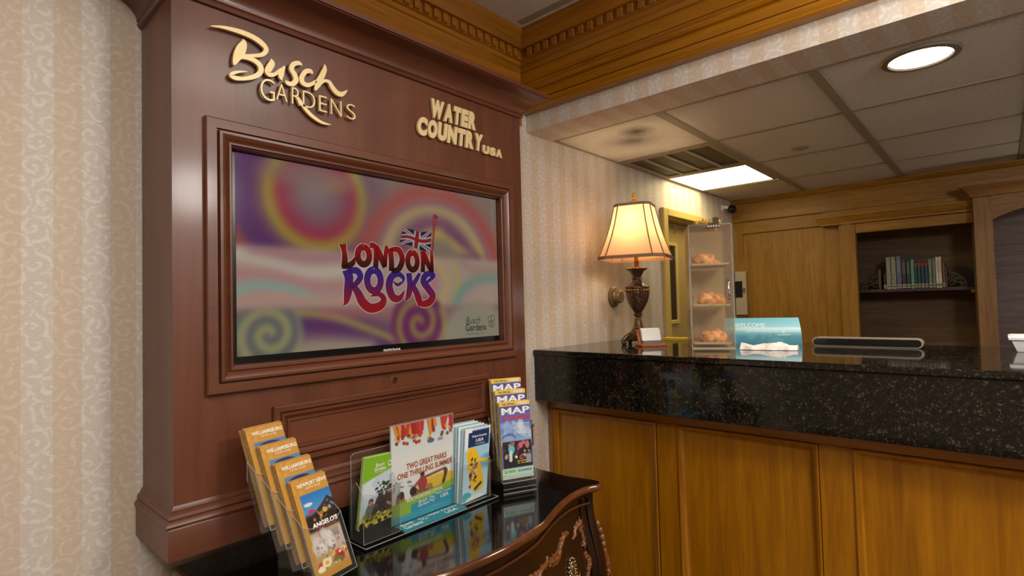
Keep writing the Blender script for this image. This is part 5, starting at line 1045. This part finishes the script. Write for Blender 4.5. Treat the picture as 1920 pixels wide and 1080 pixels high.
cd = thing('ceiling_disc', 'small pale round disc cover on a ceiling tile', 'cover', (3.305, .797, ZC)); obj('disc', MB().lathe(3.305, .797, [(.001, -.006), (.030, -.006), (.036, -.002), (.044, -.001), (.045, .0), (.001, .0)], 28, fn=lambda a, b, h: (a, b, ZC+h)), M['grid'], cd, sm=40)

# ================================================================== bookcase niche with books
bc = thing('bookcase', 'oak framed bookcase niche with a dark plywood back behind the counter', 'bookcase', (4.75, .5, 0))
obj('post', MB().box(4.60, XB, .770, .877, 0, E+.53, c=.004), M['oakb_z'], bc); obj('rail', MB().box(4.60, XB, .116, .770, E+.462, E+.53, c=.003), M['oakb_y'], bc)
obj('cornice', MB().sweep([(4.66, .985), (4.60, .985), (4.60, .116)], [(0, .532), (.008, .535), (.008, .548), (.022, .562), (.030, .585), (.036, .590), (.036, .604), (0, .604)], P3, side=-1), M['oakb_y'], bc, sm=30)
obj('back_panel', MB().box(5.02, 5.03, .116, .88, 0, E+.55), M['ply'], bc); obj('side_panel', MB().box(XB, 5.02, .862, .877, 0, E+.53), M['ply'], bc); obj('side_panel', MB().box(XB, 5.02, .116, .128, 0, E+.53), M['ply'], bc); obj('top_panel', MB().box(XB, 5.02, .128, .862, E+.50, E+.515), M['ply'], bc)
obj('shelf', MB().box(4.70, 5.02, .129, .860, E+.030, E+.048), plain('dark_shelf', (58, 42, 30), .5), bc); obj('lower_shelf', MB().box(4.62, 5.02, .129, .860, E-.56, E-.53), M['oakb_y'], bc)
obj('shelf_cleat', MB().box(4.70, 4.98, .129, .150, E+.012, E+.030), M['oakb_y'], bc)
bk = [(440, 484, 530, (44, 40, 34)), (487, 558, 285, (132, 134, 122)), (562, 638, 285, (128, 130, 116)), (642, 715, 280, (86, 98, 128)), (719, 783, 318, (64, 40, 66)), (787, 848, 330, (34, 56, 60)), (852, 904, 340, (86, 146, 134)), (907, 946, 395, (36, 74, 72)), (950, 996, 395, (34, 70, 76)), (1000, 1046, 395, (36, 66, 80)), (1050, 1100, 390, (38, 62, 88)), (1105, 1158, 345, (112, 124, 108)), (1162, 1204, 345, (110, 120, 104)), (1207, 1245, 325, (206, 214, 226)), (1247, 1290, 325, (222, 206, 160)), (1296, 1336, 410, (110, 64, 38))]
blabs = ['short dark book at the left end of the row', 'first tall grey-green book from the left', 'second tall grey-green book from the left', 'tall slate blue book', 'dark purple book right of the slate blue one', 'dark green book right of the purple one', 'book with a pale teal spine', 'green book with red top, first of four', 'green book with red top, second of four', 'blue-green book with orange top, third of four', 'blue-green book with orange top, last of four', 'grey-green book left of its twin near the row end', 'grey-green book beside the bright white book', 'bright white and blue book near the right end', 'bright cream book second from the right end', 'brown book at the right end of the row']
FB = 4.745
for (a, b, top, col), lab in zip(bk, blabs):
    ya, yb = [.640-.00304*(1600+q/7.71-1655) for q in (a, b)]; h = (765-top)/2057; zb_ = E+.048
    o = thing('book', lab, 'book', (FB, (ya+yb)/2, zb_), group='books on the niche shelf')
    mt = plain('book_cloth', col, .35, coat=.2, var=.12, bs=60)
    obj('cover', MB().box(FB, FB+.16, yb+.0006, ya-.0006, zb_, zb_+h, c=.002), mt, o); obj('pages', MB().box(FB+.01, FB+.158, yb+.002, ya-.002, zb_+h-.003, zb_+h+.0004), M['white'], o)
    obj('spine_label', MB().box(FB-.001, FB+.001, yb+.0015, ya-.0015, zb_+.008, zb_+.034).box(FB-.0013, FB, yb+.004, ya-.004, zb_+.016, zb_+.026, m=1), [plain('label_paper', (170, 164, 146), .6), plain('label_print', (70, 64, 56), .6)], o)
    if 395 >= top >= 388: obj('spine_band', MB().box(FB-.001, FB+.001, yb+.001, ya-.001, zb_+h*.86, zb_+h-.002), plain('spine_red', (130, 50, 36), .5), o)
    elif h > .2: obj('spine_title', MB().box(FB-.001, FB+.001, yb+.004, ya-.004, zb_+h*.5, zb_+h*.88), plain('spine_print', np.array(col)*.6+60, .5), o)
iron = plain('weathered_scrollwork', (84, 72, 54), .6, .1, bump=.3)
for y0_, sgn, lab in ((.652, 1, 'scrolled openwork bookend at the left of the books'), (.283, -1, 'scrolled openwork bookend at the right of the books')):
    o = thing('bookend', lab, 'bookend', (FB, y0_, E+.048)); f = lambda a, b: (FB+.02, y0_+sgn*a, E+.048+b)
    obj('upright', MB().box(FB, FB+.10, y0_-.004, y0_+.012*sgn, E+.048, E+.048+.15), iron, o); obj('foot', MB().box(FB, FB+.10, y0_, y0_+sgn*.115, E+.048, E+.053), iron, o)
    mb = MB(); arc = [(.115*math.cos(t), .115*math.sin(t)*.95) for t in np.linspace(.06, PI/2-.1, 14)]; mb.tube([f(*p) for p in arc], .006, 7)
    for cx_, cy_, r_ in ((.034, .080, .022), (.072, .050, .024), (.036, .034, .022), (.092, .022, .014), (.014, .06, .012)): mb.tube([f(cx_+r_*(1-t/14)*math.cos(t), cy_+r_*(1-t/14)*math.sin(t)) for t in np.linspace(0, 9, 26)], .0052, 7)
    obj('scrollwork', mb, iron, o, sm=60)

ab_ = thing('arched_bookcase', 'large oak bookcase with an arched top rail at the right edge of the photo', 'bookcase', (4.6, -.5, 0))
XA = 4.45
obj('post', MB().box(XA, XA+.03, .022, .112, 0, E+.60, c=.003), M['oakr_z'], ab_); obj('post', MB().box(XA, XA+.03, -1.15, -1.06, 0, E+.60, c=.003), M['oakr_z'], ab_)
arch = [(.022, .600), (.022, .455)]+[(.022-1.082*t, .455+.115*math.sin(PI*t)**.8) for t in np.linspace(.02, .98, 24)]+[(-1.06, .455), (-1.06, .600)]
obj('arched_rail', MB().prism(arch, lambda a, b, h: (h, a, E+b), XA+.003, XA+.027), M['oakr_y'], ab_)
obj('cornice', MB().sweep([(4.62, .112), (XA, .112), (XA, -1.15), (4.62, -1.15)], [(0, .600), (.010, .604), (.014, .618), (.030, .640), (.050, .660), (.062, .668), (.062, .690), (0, .690)], P3, side=-1), M['oakr_y'], ab_, sm=30)
obj('side_panel', MB().box(XA+.03, 4.80, .096, .112, 0, E+.60), M['oakr_z'], ab_); obj('back_panel', MB().box(4.80, 4.81, -1.15, .112, 0, E+.62), M['ply2'], ab_)
